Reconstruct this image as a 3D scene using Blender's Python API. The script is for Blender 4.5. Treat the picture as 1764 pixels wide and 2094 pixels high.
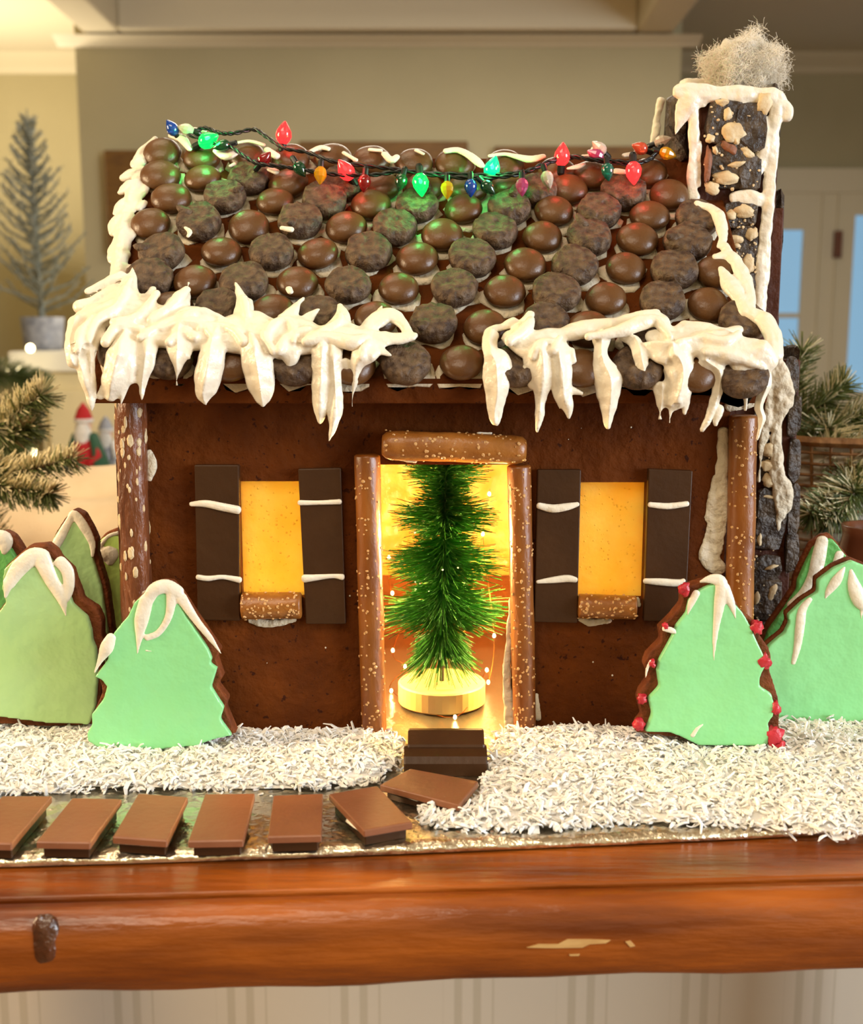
import bpy, bmesh, math, random
from mathutils import Vector, Matrix, noise as mnoise

for o in list(bpy.data.objects):
    bpy.data.objects.remove(o)

S = 0.01                       # all lengths below are centimetres; metres in Blender
R = math.radians
rnd = random.Random(7)
scene = bpy.context.scene
COL = scene.collection

# ------------------------------------------------------------------ camera
FPX, CXP, CYP = 2250.0, 882.0, 1047.0
PITCH = R(9.0)
CAM = Vector((0.0, -51.5, 19.0))
FWD = Vector((0, math.cos(PITCH), -math.sin(PITCH)))
UPV = Vector((0, math.sin(PITCH), math.cos(PITCH)))
cam_d = bpy.data.cameras.new('camera')
cam = bpy.data.objects.new('camera', cam_d)
COL.objects.link(cam)
cam.location = CAM * S
cam.rotation_euler = (R(90) - PITCH, 0, 0)
cam_d.sensor_fit = 'HORIZONTAL'
cam_d.sensor_width = 36.0
cam_d.lens = 36.0 * FPX / 1764.0
cam_d.clip_start = 0.02
cam_d.clip_end = 60
cam_d.dof.use_dof = True
cam_d.dof.focus_distance = 0.515
cam_d.dof.aperture_fstop = 15.0
scene.camera = cam

# ------------------------------------------------------------------ world, lights, exposure
def C(r, g, b, a=1.0):
    f = lambda c: (c / 255.0 / 12.92) if c / 255.0 <= 0.04045 else ((c / 255.0 + 0.055) / 1.055) ** 2.4
    return (f(r), f(g), f(b), a)

world = bpy.data.worlds.new('world')
scene.world = world
world.use_nodes = True
world.node_tree.nodes['Background'].inputs[0].default_value = (0.80, 0.88, 1.0, 1)
world.node_tree.nodes['Background'].inputs[1].default_value = 1.0
scene.view_settings.view_transform = 'Standard'
scene.view_settings.look = 'None'
scene.view_settings.gamma = 1.0
scene.view_settings.exposure = 0.28
scene.view_settings.use_curve_mapping = False
scene.cycles.max_bounces = 8
scene.cycles.diffuse_bounces = 4
scene.cycles.caustics_reflective = False
scene.cycles.caustics_refractive = False
scene.cycles.use_adaptive_sampling = True
scene.cycles.adaptive_threshold = 0.02
scene.cycles.sample_clamp_indirect = 10.0

def area_light(name, loc, target, sx, sy, power, color):
    d = bpy.data.lights.new(name, 'AREA')
    d.shape = 'RECTANGLE'; d.size = sx * S; d.size_y = sy * S
    d.energy = power; d.color = color
    o = bpy.data.objects.new(name, d); COL.objects.link(o)
    o.location = Vector(loc) * S
    o.rotation_euler = (Vector(target) - Vector(loc)).to_track_quat('-Z', 'Y').to_euler()
    return o

# daylight of the window behind the camera on the right, warm lamps of the room, added fill lights
area_light('window_daylight', (322, -150, 55), (0, 0, 10), 170, 150, 120, (0.84, 0.92, 1.0))
area_light('fill_light_rear', (-60, -140, 160), (-60, -140, 0), 120, 90, 24, (1.0, 0.84, 0.62))  # unseen fill added overhead behind the camera to raise the ambient light
area_light('ceiling_lamp_near', (-50, 40, 160), (-50, 40, 0), 80, 70, 5.5, (1.0, 0.80, 0.55))
area_light('ceiling_lamp_far', (40, 300, 168), (40, 300, 0), 220, 160, 62, (1.0, 0.90, 0.72))
area_light('fill_uplight_left', (-250, 520, 60), (-230, 520, 184), 60, 60, 30, (1.0, 0.86, 0.62))  # unseen uplight added to brighten the ceiling and left recess
area_light('table_lamp_left', (-105, -15, 42), (-10, 5, 5), 28, 34, 10.5, (1.0, 0.74, 0.44))

# ------------------------------------------------------------------ pixel helpers
def ray(px, py):
    return Vector(((px - CXP) / FPX, 0, 0)) + FWD - UPV * ((py - CYP) / FPX)
def at(px, py, Y):
    d = ray(px, py)
    return CAM + d * ((Y - CAM.y) / d.y)
def atz(px, py, z):
    d = ray(px, py)
    return CAM + d * ((z - CAM.z) / d.z)
def depth(p):
    return (p - CAM).dot(FWD)
def px2cm(n, p):
    return n * depth(p) / FPX

# roof plane (front panel)
EAVE_Y, EAVE_Z, RIDGE_Y, RIDGE_Z = -2.2, 17.2, 9.5, 28.5
PHI = math.atan2(RIDGE_Z - EAVE_Z, RIDGE_Y - EAVE_Y)
RN = Vector((0, -math.sin(PHI), math.cos(PHI)))
RP = Vector((0, EAVE_Y, EAVE_Z))
def roof(px, py, lift=0.0):
    d = ray(px, py)
    t = (RP + RN * lift - CAM).dot(RN) / d.dot(RN)
    p = CAM + d * t
    if p.y > RIDGE_Y + 0.3 or t < 0:
        p = at(px, py, RIDGE_Y + 0.3)
    return p
def eave(px, py, lift=1.3, front=-2.95):
    a = roof(px, py, lift); b = at(px, py, front)
    if (a - CAM).length >= (b - CAM).length:
        return a, RN
    return b, Vector((0, -1, 0))
def roofs(lift):
    return lambda x, y: (roof(x, y, lift), RN)
def plane(Y):
    return lambda x, y: (at(x, y, Y), Vector((0, -1, 0)))

# ------------------------------------------------------------------ materials
MATS = {}
def pmat(name, c1, c2=None, scale=60, rough=0.5, bump=0.0, bscale=200, detail=4, stretch=(1, 1, 1), spec=0.5, sss=0.0, sssr=0.3,
         trans=0.0, emis=None, estr=0.0, metal=0.0, coat=0.0, ramp=(0.35, 0.65), c3=None,
         speck=None, speck_scale=400, speck_cut=0.68, bump2=0.0, b2scale=30, alpha=1.0, croughness=0.1, translucent=0.0):
    m = bpy.data.materials.new(name); MATS[name] = m
    m.use_nodes = True
    nt = m.node_tree; N = nt.nodes; L = nt.links
    b = N['Principled BSDF']
    b.inputs['Roughness'].default_value = rough
    b.inputs['Specular IOR Level'].default_value = spec
    b.inputs['Metallic'].default_value = metal
    b.inputs['Coat Weight'].default_value = coat
    b.inputs['Coat Roughness'].default_value = croughness
    b.inputs['Alpha'].default_value = alpha
    if sss:
        b.inputs['Subsurface Weight'].default_value = sss
        b.inputs['Subsurface Radius'].default_value = (1.0, 0.7, 0.45)
        b.inputs['Subsurface Scale'].default_value = sssr * S
    b.inputs['Transmission Weight'].default_value = trans
    tc = N.new('ShaderNodeTexCoord'); mp = N.new('ShaderNodeMapping')
    mp.inputs['Scale'].default_value = stretch
    L.new(tc.outputs['Object'], mp.inputs['Vector'])
    colsock = None
    if c2 is not None:
        nz = N.new('ShaderNodeTexNoise'); nz.inputs['Scale'].default_value = scale; nz.inputs['Detail'].default_value = detail
        L.new(mp.outputs[0], nz.inputs['Vector'])
        cr = N.new('ShaderNodeValToRGB')
        cr.color_ramp.elements[0].position = ramp[0]; cr.color_ramp.elements[0].color = c1
        cr.color_ramp.elements[1].position = ramp[1]; cr.color_ramp.elements[1].color = c2
        if c3 is not None:
            e = cr.color_ramp.elements.new(min(0.98, ramp[1] + 0.12)); e.color = c3
        L.new(nz.outputs['Fac'], cr.inputs[0])
        colsock = cr.outputs[0]
    else:
        b.inputs['Base Color'].default_value = c1
    if speck is not None:
        n2 = N.new('ShaderNodeTexNoise'); n2.inputs['Scale'].default_value = speck_scale; n2.inputs['Detail'].default_value = 2
        L.new(mp.outputs[0], n2.inputs['Vector'])
        r2 = N.new('ShaderNodeValToRGB')
        r2.color_ramp.elements[0].position = speck_cut; r2.color_ramp.elements[1].position = speck_cut + 0.05
        L.new(n2.outputs['Fac'], r2.inputs[0])
        mx = N.new('ShaderNodeMix'); mx.data_type = 'RGBA'
        L.new(r2.outputs[0], mx.inputs[0])
        if colsock: L.new(colsock, mx.inputs[6])
        else: mx.inputs[6].default_value = c1
        mx.inputs[7].default_value = speck
        colsock = mx.outputs[2]
    if colsock: L.new(colsock, b.inputs['Base Color'])
    if bump or bump2:
        prev = None
        for st, sc in ((bump2, b2scale), (bump, bscale)):
            if not st: continue
            nb = N.new('ShaderNodeTexNoise'); nb.inputs['Scale'].default_value = sc; nb.inputs['Detail'].default_value = 5
            L.new(mp.outputs[0], nb.inputs['Vector'])
            bp = N.new('ShaderNodeBump'); bp.inputs['Strength'].default_value = min(1.0, st); bp.inputs['Distance'].default_value = 0.8 / sc
            L.new(nb.outputs['Fac'], bp.inputs['Height'])
            if prev: L.new(prev.outputs[0], bp.inputs['Normal'])
            prev = bp
        L.new(prev.outputs[0], b.inputs['Normal'])
    if emis is not None:
        b.inputs['Emission Color'].default_value = emis; b.inputs['Emission Strength'].default_value = estr
    if translucent:
        tr = N.new('ShaderNodeBsdfTranslucent'); ms = N.new('ShaderNodeMixShader'); ms.inputs[0].default_value = translucent
        if colsock: L.new(colsock, tr.inputs['Color'])
        else: tr.inputs['Color'].default_value = c1
        L.new(b.outputs[0], ms.inputs[1]); L.new(tr.outputs[0], ms.inputs[2])
        L.new(ms.outputs[0], N['Material Output'].inputs['Surface'])
    return m

M_ginger = pmat('gingerbread', C(80, 37, 6), C(98, 48, 9), 45, 0.8, 0.3, 260, spec=0.12, speck=C(56, 24, 8), speck_scale=330, speck_cut=0.66, bump2=0.25, b2scale=60)
M_cookie = pmat('cookie', C(96, 46, 18), C(126, 66, 30), 90, 0.7, 0.7, 300, spec=0.25)
M_cut = pmat('gingerbread_dark', C(62, 26, 9), C(80, 36, 13), 60, 0.6, 0.4, 200, spec=0.25)
M_icing = pmat('royal_icing', C(236, 226, 206), None, rough=0.33, bump=0.1, bscale=120, bump2=0.25, b2scale=45)
M_icing_dull = pmat('dry_icing', C(208, 194, 168), C(222, 210, 188), 80, rough=0.6, bump=0.5, bscale=200, bump2=0.4, b2scale=60)
M_green = pmat('green_icing', C(148, 224, 156), C(142, 218, 148), 22, rough=0.24, bump2=0.14, b2scale=26, speck=C(118, 170, 112), speck_scale=55, speck_cut=0.70)
M_lime = pmat('lime_icing', C(192, 222, 122), C(180, 212, 108), 22, rough=0.24, bump2=0.14, b2scale=26)
M_pale = pmat('pale_green_icing', C(176, 214, 150), C(170, 210, 142), 22, rough=0.24, bump2=0.14, b2scale=26, speck=C(140, 160, 100), speck_scale=70, speck_cut=0.72)
M_leafgreen = pmat('deep_green_icing', C(112, 188, 104), C(100, 176, 92), 25, rough=0.35, bump2=0.35, b2scale=32)
M_red_icing = pmat('red_icing', C(206, 52, 66), C(180, 36, 50), 150, rough=0.35, bump=0.3, bscale=300)
M_mint = pmat('milk_chocolate_shell', C(100, 66, 34), C(88, 55, 26), 70, rough=0.36, bump=0.15, bscale=320, spec=0.45)
M_drop = pmat('bloomed_dark_chocolate', C(60, 40, 26), C(120, 96, 71), 200, rough=0.6, bump=0.8, bscale=190, detail=10, ramp=(0.36, 0.74), spec=0.4)
M_slab = pmat('milk_chocolate', C(128, 80, 54), C(138, 88, 60), 60, rough=0.38, bump=0.1, bscale=300, spec=0.45, speck=C(180, 150, 130), speck_scale=520, speck_cut=0.74)
M_dark = pmat('dark_chocolate', C(58, 35, 17), C(66, 41, 21), 40, rough=0.42, bump=0.08, bscale=260, spec=0.25)
M_bark = pmat('chocolate_bark', C(48, 35, 26), C(92, 75, 58), 150, rough=0.5, bump=0.9, bscale=180, detail=8, ramp=(0.4, 0.75))
M_almond = pmat('almond', C(222, 200, 160), C(204, 174, 130), 160, rough=0.55, bump=0.3, bscale=260)
M_almskin = pmat('almond_skin', C(146, 92, 62), C(120, 72, 46), 220, rough=0.6, bump=0.5, bscale=300)
M_pretzel = pmat('pretzel', C(146, 86, 30), C(112, 58, 15), 60, rough=0.35, bump=0.25, bscale=220, coat=0.25, croughness=0.3, stretch=(1, 1, 0.4))
M_pretzel_x = pmat('pretzel_lintel', C(162, 102, 40), C(132, 76, 26), 60, rough=0.35, bump=0.25, bscale=220, coat=0.2, croughness=0.3)
M_bark_post = pmat('nutty_chocolate_log', C(132, 74, 40), C(92, 48, 24), 90, rough=0.4, bump=0.8, bscale=120, coat=0.25, stretch=(1, 1, 0.35))
M_salt = pmat('salt', C(206, 160, 104), rough=0.4)
M_sugar = pmat('sugar_glass', C(255, 246, 156), C(255, 236, 128), 55, rough=0.12, bump=0.4, bscale=160, spec=0.5, translucent=0.75)
M_amber = pmat('amber_sugar_glass', C(255, 176, 84), C(236, 146, 50), 40, rough=0.2, bump=0.4, bscale=120, translucent=0.6)
M_foil = pmat('foil', C(240, 228, 202), rough=0.28, bump=0.35, bscale=60, metal=1.0, bump2=0.25, b2scale=14)
M_coco = pmat('coconut', C(255, 254, 252), C(253, 250, 244), 120, rough=0.55, translucent=0.12)
M_wood = pmat('table_wood', C(100, 44, 9), C(156, 80, 20), 9, rough=0.3, bump=0.15, bscale=30, stretch=(1, 7, 7), detail=8, coat=0.22, croughness=0.2, c3=C(178, 98, 36), ramp=(0.32, 0.6))
M_knot = pmat('wood_knot', C(52, 24, 12), C(84, 42, 20), 120, rough=0.2, bump=0.8, bscale=120, coat=0.8)
M_chip = pmat('bare_wood', C(206, 166, 104), C(188, 144, 84), 80, rough=0.6, stretch=(1, 5, 5))
M_black = pmat('black_plastic', C(14, 16, 14), rough=0.35)
M_wall = pmat('wall_paint', C(182, 172, 138), C(178, 168, 134), 3, rough=0.7, bump=0.05, bscale=200)
M_trim = pmat('trim_paint', C(222, 212, 186), rough=0.5)
M_ceil = pmat('ceiling_paint', C(216, 206, 182), rough=0.8)
M_floor = pmat('floor_wood', C(120, 84, 54), C(146, 104, 68), 6, rough=0.4, stretch=(1, 8, 1))
M_oak = pmat('rustic_oak', C(124, 86, 30), C(100, 66, 22), 14, rough=0.5, bump=0.3, bscale=40, stretch=(1, 1, 6))
M_white = pmat('white_paint', C(226, 220, 204), rough=0.5)
M_cream = pmat('cream_paint', C(222, 204, 158), rough=0.6)
M_pane = pmat('daylight_pane', C(120, 160, 190), rough=0.1, emis=C(140, 186, 220), estr=0.55)
M_cloth = pmat('cream_cloth', C(212, 192, 160), C(200, 178, 144), 20, rough=0.85, bump=0.25, bscale=500)
M_cloth2 = pmat('white_cloth', C(226, 216, 200), rough=0.85, bump=0.25, bscale=500)
M_brush = pmat('green_bristle', C(56, 138, 34), C(34, 104, 26), 300, rough=0.5, translucent=0.25)
M_trunk = pmat('dark_wire', C(40, 44, 30), rough=0.5)
M_beige = pmat('birch_disc', C(226, 196, 128), C(214, 182, 112), 50, rough=0.6)
M_needle = pmat('pine_needle', C(112, 122, 64), C(74, 90, 46), 200, rough=0.6)
M_frost = pmat('frosted_needle', C(240, 230, 196), C(222, 208, 164), 200, rough=0.8)
M_twig = pmat('twig', C(96, 76, 52), rough=0.7)
M_silver = pmat('silver_tinsel', C(138, 138, 122), C(104, 106, 92), 60, rough=0.5, metal=0.1)
M_red = pmat('red_felt', C(170, 22, 26), rough=0.85)
M_grn = pmat('green_felt', C(28, 70, 44), rough=0.85)
M_skin = pmat('painted_face', C(216, 170, 140), rough=0.6)
M_wool = pmat('white_wool', C(222, 216, 206), C(200, 194, 186), 200, rough=0.9, bump=0.5, bscale=200)
M_grey = pmat('silver_cloth', C(160, 160, 164), C(120, 122, 130), 60, rough=0.5)
M_wicker = pmat('wicker', C(150, 104, 56), C(112, 74, 38), 120, rough=0.6, bump=0.3, bscale=200)
M_pot = pmat('brown_glaze', C(120, 70, 44), C(104, 58, 36), 40, rough=0.25)
M_cotton = pmat('cotton', C(255, 250, 240), rough=0.95, translucent=0.45, bump=0.8, bscale=150)

def stripes_mat():
    m = bpy.data.materials.new('striped_upholstery'); m.use_nodes = True
    nt = m.node_tree; N = nt.nodes; L = nt.links; b = N['Principled BSDF']
    b.inputs['Roughness'].default_value = 0.75
    tc = N.new('ShaderNodeTexCoord'); sp = N.new('ShaderNodeSeparateXYZ'); L.new(tc.outputs['Object'], sp.inputs[0])
    def wave(period, lo, hi):
        mm = N.new('ShaderNodeMath'); mm.operation = 'MULTIPLY'; mm.inputs[1].default_value = 1.0 / (period * S); L.new(sp.outputs[0], mm.inputs[0])
        fr = N.new('ShaderNodeMath'); fr.operation = 'FRACT'; L.new(mm.outputs[0], fr.inputs[0])
        a = N.new('ShaderNodeMath'); a.operation = 'GREATER_THAN'; a.inputs[1].default_value = lo; L.new(fr.outputs[0], a.inputs[0])
        c = N.new('ShaderNodeMath'); c.operation = 'LESS_THAN'; c.inputs[1].default_value = hi; L.new(fr.outputs[0], c.inputs[0])
        d = N.new('ShaderNodeMath'); d.operation = 'MULTIPLY'; L.new(a.outputs[0], d.inputs[0]); L.new(c.outputs[0], d.inputs[1])
        return d
    w1 = wave(10.5, 0.1, 0.55); w2 = wave(1.75, 0.2, 0.62)
    mu = N.new('ShaderNodeMath'); mu.operation = 'MULTIPLY'; L.new(w1.outputs[0], mu.inputs[0]); L.new(w2.outputs[0], mu.inputs[1])
    mx = N.new('ShaderNodeMix'); mx.data_type = 'RGBA'; L.new(mu.outputs[0], mx.inputs[0])
    mx.inputs[6].default_value = C(200, 188, 166); mx.inputs[7].default_value = C(184, 172, 148)
    L.new(mx.outputs[2], b.inputs['Base Color'])
    MATS['stripes'] = m
    return m
M_stripe = stripes_mat()

# ------------------------------------------------------------------ mesh builder
ORG = {}
class MB:
    def __init__(s): s.v = []; s.f = []
    def add(s, vs, fs):
        k = len(s.v); s.v.extend([Vector(v) for v in vs]); s.f.extend([tuple(i + k for i in f) for f in fs])
    def box(s, x0, x1, y0, y1, z0, z1):
        s.add([(x0, y0, z0), (x1, y0, z0), (x1, y1, z0), (x0, y1, z0), (x0, y0, z1), (x1, y0, z1), (x1, y1, z1), (x0, y1, z1)],
              [(0, 3, 2, 1), (4, 5, 6, 7), (0, 1, 5, 4), (1, 2, 6, 5), (2, 3, 7, 6), (3, 0, 4, 7)])
    def prism(s, poly, d):
        """poly: 3D ring, extruded by vector d"""
        n = len(poly); poly = [Vector(p) for p in poly]; d = Vector(d)
        nrm = Vector((0, 0, 0))
        for i in range(n): nrm += poly[i].cross(poly[(i + 1) % n])
        if nrm.dot(d) > 0: poly = poly[::-1]
        s.add(poly + [p + d for p in poly], [tuple(range(n)), tuple(range(2 * n - 1, n - 1, -1))] +
              [(i, i + n, (i + 1) % n + n, (i + 1) % n) for i in range(n)])
    def rings(s, rings, cap=True):
        n = len(rings[0]); vs = [p for r in rings for p in r]; fs = []
        for k in range(len(rings) - 1):
            for i in range(n):
                j = (i + 1) % n
                fs.append((k * n + i, k * n + j, (k + 1) * n + j, (k + 1) * n + i))
        if cap:
            fs.append(tuple(range(n - 1, -1, -1))); fs.append(tuple((len(rings) - 1) * n + i for i in range(n)))
        s.add(vs, fs)
    def tube(s, pts, r, n=8, cap=True):
        pts = [Vector(p) for p in pts]
        rs = r if isinstance(r, (list, tuple)) else [r] * len(pts)
        rings = []; pu = None
        for i, p in enumerate(pts):
            t = (pts[min(i + 1, len(pts) - 1)] - pts[max(i - 1, 0)])
            if t.length < 1e-9: t = Vector((0, 0, 1))
            t.normalize()
            if pu is None:
                u = t.orthogonal().normalized()
            else:
                u = (pu - t * pu.dot(t))
                u = u.normalized() if u.length > 1e-6 else t.orthogonal().normalized()
            pu = u; w = t.cross(u)
            rings.append([p + (u * math.cos(2 * math.pi * k / n) + w * math.sin(2 * math.pi * k / n)) * rs[i] for k in range(n)])
        s.rings(rings, cap)
    def lathe(s, prof, c, axis=(0, 0, 1), n=20):
        axis = Vector(axis).normalized(); u = axis.orthogonal().normalized(); w = axis.cross(u); c = Vector(c)
        s.rings([[c + axis * z + (u * math.cos(2 * math.pi * k / n) + w * math.sin(2 * math.pi * k / n)) * max(r, 1e-4) for k in range(n)] for r, z in prof])
    def ball(s, c, rx, ry=None, rz=None, n=12, m=8, jit=0.0, seed=0):
        ry = ry or rx; rz = rz or rx; c = Vector(c); rings = []
        for i in range(m + 1):
            th = math.pi * i / m; ring = []
            for k in range(n):
                a = 2 * math.pi * k / n
                d = Vector((math.sin(th) * math.cos(a), math.sin(th) * math.sin(a), -math.cos(th)))
                q = 1 + jit * mnoise.noise(d * 1.7 + Vector((seed * 3.1, seed * 1.7, 0)))
                ring.append(c + Vector((d.x * rx, d.y * ry, d.z * rz)) * q)
            rings.append(ring)
        s.rings(rings)
    def hull(s, pts):
        bm = bmesh.new()
        for p in pts: bm.verts.new(p)
        bmesh.ops.convex_hull(bm, input=bm.verts)
        loose = [v for v in bm.verts if not v.link_faces]
        bmesh.ops.delete(bm, geom=loose, context='VERTS')
        bm.verts.index_update()
        s.add([v.co.copy() for v in bm.verts], [tuple(v.index for v in f.verts) for f in bm.faces])
        bm.free()
    def mesh(s, name, org, smooth):
        me = bpy.data.meshes.new(name)
        o = Vector(org)
        me.from_pydata([(v - o) * S for v in s.v], [], s.f)
        if smooth:
            me.polygons.foreach_set('use_smooth', [True] * len(me.polygons))
        me.update()
        return me
    def build(s, name, mat, parent=None, org=None, smooth=False, remesh=None, iters=4, bevel=None, kind=None, label=None, subsurf=0, autos=None, disp=None):
        if parent is not None: org = ORG[parent.name]
        elif org is None:
            lo = Vector([min(v[i] for v in s.v) for i in range(3)]); hi = Vector([max(v[i] for v in s.v) for i in range(3)])
            org = Vector(((lo.x + hi.x) / 2, (lo.y + hi.y) / 2, lo.z))
        org = Vector(org)
        me = s.mesh(name, org, smooth or bool(remesh))
        me.materials.append(mat)
        o = bpy.data.objects.new(name, me); COL.objects.link(o)
        if parent is not None: o.parent = parent
        else: o.location = org * S
        ORG[o.name] = org
        if remesh:
            md = o.modifiers.new('remesh', 'REMESH'); md.mode = 'VOXEL'; md.voxel_size = remesh * S; md.use_smooth_shade = True
            if iters:
                sm = o.modifiers.new('smooth', 'SMOOTH'); sm.factor = 0.5; sm.iterations = iters
        if disp:
            tx = bpy.data.textures.get('lumps_%g' % disp[1]) or bpy.data.textures.new('lumps_%g' % disp[1], 'CLOUDS')
            tx.noise_scale = disp[1] * S; tx.noise_depth = 2
            dm = o.modifiers.new('lumps', 'DISPLACE'); dm.texture = tx; dm.texture_coords = 'LOCAL'; dm.strength = disp[0] * S; dm.mid_level = 0.5
        if bevel:
            bv = o.modifiers.new('bevel', 'BEVEL'); bv.width = bevel * S; bv.segments = 2; bv.limit_method = 'ANGLE'; bv.angle_limit = R(35)
        if subsurf:
            ss = o.modifiers.new('subsurf', 'SUBSURF'); ss.levels = subsurf; ss.render_levels = subsurf
        if kind: o['kind'] = kind
        if label: o['label'] = label
        return o

def thing(name, label, cat, loc, group=None):
    o = bpy.data.objects.new(name, None); COL.objects.link(o)
    o.empty_display_size = 0.02
    o.location = Vector(loc) * S; ORG[o.name] = Vector(loc)
    o['label'] = label; o['category'] = cat
    if group: o['group'] = group
    return o
def tag(o, label, cat, group=None):
    o['label'] = label; o['category'] = cat
    if group: o['group'] = group
    return o
def struct(name, mb, mat, **k):
    o = mb.build(name, mat, **k); o['kind'] = 'structure'; return o

def catmull(pts, n=6):
    out = []
    for i in range(len(pts) - 1):
        p0 = pts[max(i - 1, 0)]; p1 = pts[i]; p2 = pts[i + 1]; p3 = pts[min(i + 2, len(pts) - 1)]
        for k in range(n):
            t = k / n
            out.append(tuple(0.5 * (2 * b + (-a + c) * t + (2 * a - 5 * b + 4 * c - d) * t * t + (-a + 3 * b - 3 * c + d) * t ** 3)
                             for a, b, c, d in zip(p0, p1, p2, p3)))
    out.append(tuple(pts[-1]))
    return out

def stroke(mb, pts, surf, flat=0.55, tmax=0.42, n=10, ridge=0.0):
    """icing pulled along a path; pts = (px, py, half width px)"""
    sm = catmull(pts, 5) if len(pts) > 1 else pts
    P = []; Nn = []; W = []
    for x, y, w in sm:
        p, nn = surf(x, y); P.append(p); Nn.append(nn); W.append(max(0.03, px2cm(max(w, 1.2), p)))
    if len(P) < 2: return
    # shorten the caps by their width so the painted outline ends where asked
    rings = []
    last = len(P) - 1
    T = [(P[min(i + 1, last)] - P[max(i - 1, 0)]).normalized() for i in range(last + 1)]
    def ring(p, t, nn, w, th):
        b = t.cross(nn)
        b = b.normalized() if b.length > 1e-6 else Vector((1, 0, 0))
        n2 = b.cross(t).normalized()
        out = []
        for k in range(n):
            a = 2 * math.pi * k / n
            r = 1.0 + (ridge if k == n // 4 else 0)
            out.append(p + b * (w * math.cos(a)) + n2 * (th * math.sin(a) * r))
        return out
    th0 = min(flat * W[0], tmax); th1 = min(flat * W[-1], tmax)
    for q in (0.95, 0.6):
        s_ = math.sqrt(max(0.0, 1 - q * q))
        rings.append(ring(P[0] - T[0] * W[0] * q * 0.7, T[0], Nn[0], W[0] * s_, th0 * s_))
    for i in range(last + 1):
        rings.append(ring(P[i], T[i], Nn[i], W[i], max(0.05, min(flat * W[i], tmax))))
    for q in (0.6, 0.95):
        s_ = math.sqrt(max(0.0, 1 - q * q))
        rings.append(ring(P[-1] + T[-1] * W[-1] * q * 0.7, T[-1], Nn[-1], W[-1] * s_, th1 * s_))
    mb.rings(rings)

# ================================================================== the room
FLZ, CLZ = -90.0, 184.0
mb = MB(); mb.box(-330, 330, -250, 640, FLZ - 5, FLZ); struct('floor', mb, M_floor)
mb = MB(); mb.box(-330, 330, -250, 640, CLZ, CLZ + 5); struct('ceiling', mb, M_ceil)
mb = MB(); mb.box(-335, -330, -250, 640, FLZ, CLZ); struct('wall_left', mb, M_wall)
mb = MB(); mb.box(330, 335, -60, 640, FLZ, CLZ); mb.box(330, 335, -250, -240, FLZ, CLZ); mb.box(330, 335, -240, -60, FLZ, -25); mb.box(330, 335, -240, -60, 135, CLZ); struct('wall_right', mb, M_wall)
mb = MB(); mb.box(-330, 330, 640, 645, FLZ, CLZ); struct('wall_back', mb, M_wall)
mb = MB(); mb.box(-330, 330, -255, -250, FLZ, CLZ)
struct('wall_rear', mb, M_wall)
BR_Y = 500.0
bl = at(163, 300, BR_Y).x; br = at(1388, 250, BR_Y).x
mb = MB(); mb.box(bl, br, BR_Y, 640, FLZ, CLZ); struct('wall_breast', mb, M_wall)
# crown mouldings
def crown(name, x0, x1, y, z0, z1, out):
    m = MB()
    prof = [(0, z0), (-out * 0.12, z0 + (z1 - z0) * 0.06), (-out * 0.3, z0 + (z1 - z0) * 0.35), (-out * 0.75, z0 + (z1 - z0) * 0.75), (-out, z1), (0, z1)]
    m.prism([(x0, y + a, b) for a, b in prof], (x1 - x0, 0, 0))
    return struct(name, m, M_trim)
zc0 = at(800, 97, BR_Y).z; zc1 = at(800, 70, BR_Y - 9).z
crown('trim_1', bl - 8, br + 8, BR_Y, zc0, zc1, 9)
zb0 = at(60, 152, 640).z
crown('trim_2', -330, bl, 640, zb0, CLZ, 16)
crown('trim_3', br, 330, 640, zb0, CLZ, 16)
# ceiling beams running towards the camera and one across the breast
def beam(name, x0, x1, y0, y1, z0):
    m = MB(); m.box(x0, x1, y0, y1, z0, CLZ); return struct(name, m, M_trim, bevel=1.5)
xb = at(205, 66, BR_Y - 10).x
beam('trim_4', xb - 9, xb + 9, -250, BR_Y, zc1 + 1)
xb2 = at(1340, 66, BR_Y - 10).x
beam('trim_5', xb2 - 9, xb2 + 9, -250, BR_Y, zc1 + 1)
beam('trim_6', xb + 9, xb2 - 9, BR_Y - 14, BR_Y, zc1 + 1)

# glazed door in the recess on the right
DY = 634.0
dx0 = at(1560, 600, DY).x; dz1 = at(1650, 345, DY).z
mb = MB()
mb.box(dx0, dx0 + 12, DY, DY + 6, FLZ, dz1); 
xa = at(1590, 560, DY).x; xbp = at(1638, 560, DY).x; xc = at(1672, 560, DY).x; xd = at(1708, 560, DY).x; xe = at(1742, 560, DY).x
mb = MB(); mb.box(xa - 40, xe + 90, DY - 2, DY + 6, dz1 - 14, dz1); mb.box(xbp, xe, DY, DY + 6, FLZ, dz1 - 14)
mb.box(xa - 40, xbp, DY, DY + 6, FLZ, at(1600, 770, DY).z); mb.box(xe, xe + 90, DY, DY + 6, FLZ, at(1760, 800, DY).z)
mb.box(xa - 40, xbp, DY, DY + 6, at(1600, 470, DY).z, dz1 - 14); mb.box(xe, xe + 90, DY, DY + 6, at(1760, 440, DY).z, dz1 - 14)
mb.box(xa - 40, xbp, DY, DY + 6, at(1600, 650, DY).z, at(1600, 640, DY).z)
mb.box(xa - 40, xa - 26, DY, DY + 6, FLZ, dz1)
mb.box(xc, xc + 1.2, DY - 1.5, DY, FLZ, dz1 - 14); mb.box(xd - 1.2, xd, DY - 1.5, DY, FLZ, dz1 - 14)
d1 = struct('door_1', mb, M_trim)
m2 = MB(); m2.box(xa - 26, xbp, DY + 2, DY + 3, at(1600, 640, DY).z, at(1600, 470, DY).z); m2.build('pane', M_pane, d1)
m2 = MB(); m2.box(xa - 26, xbp, DY + 2, DY + 3, at(1600, 770, DY).z, at(1600, 650, DY).z); m2.build('pane', M_pane, d1)
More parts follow.
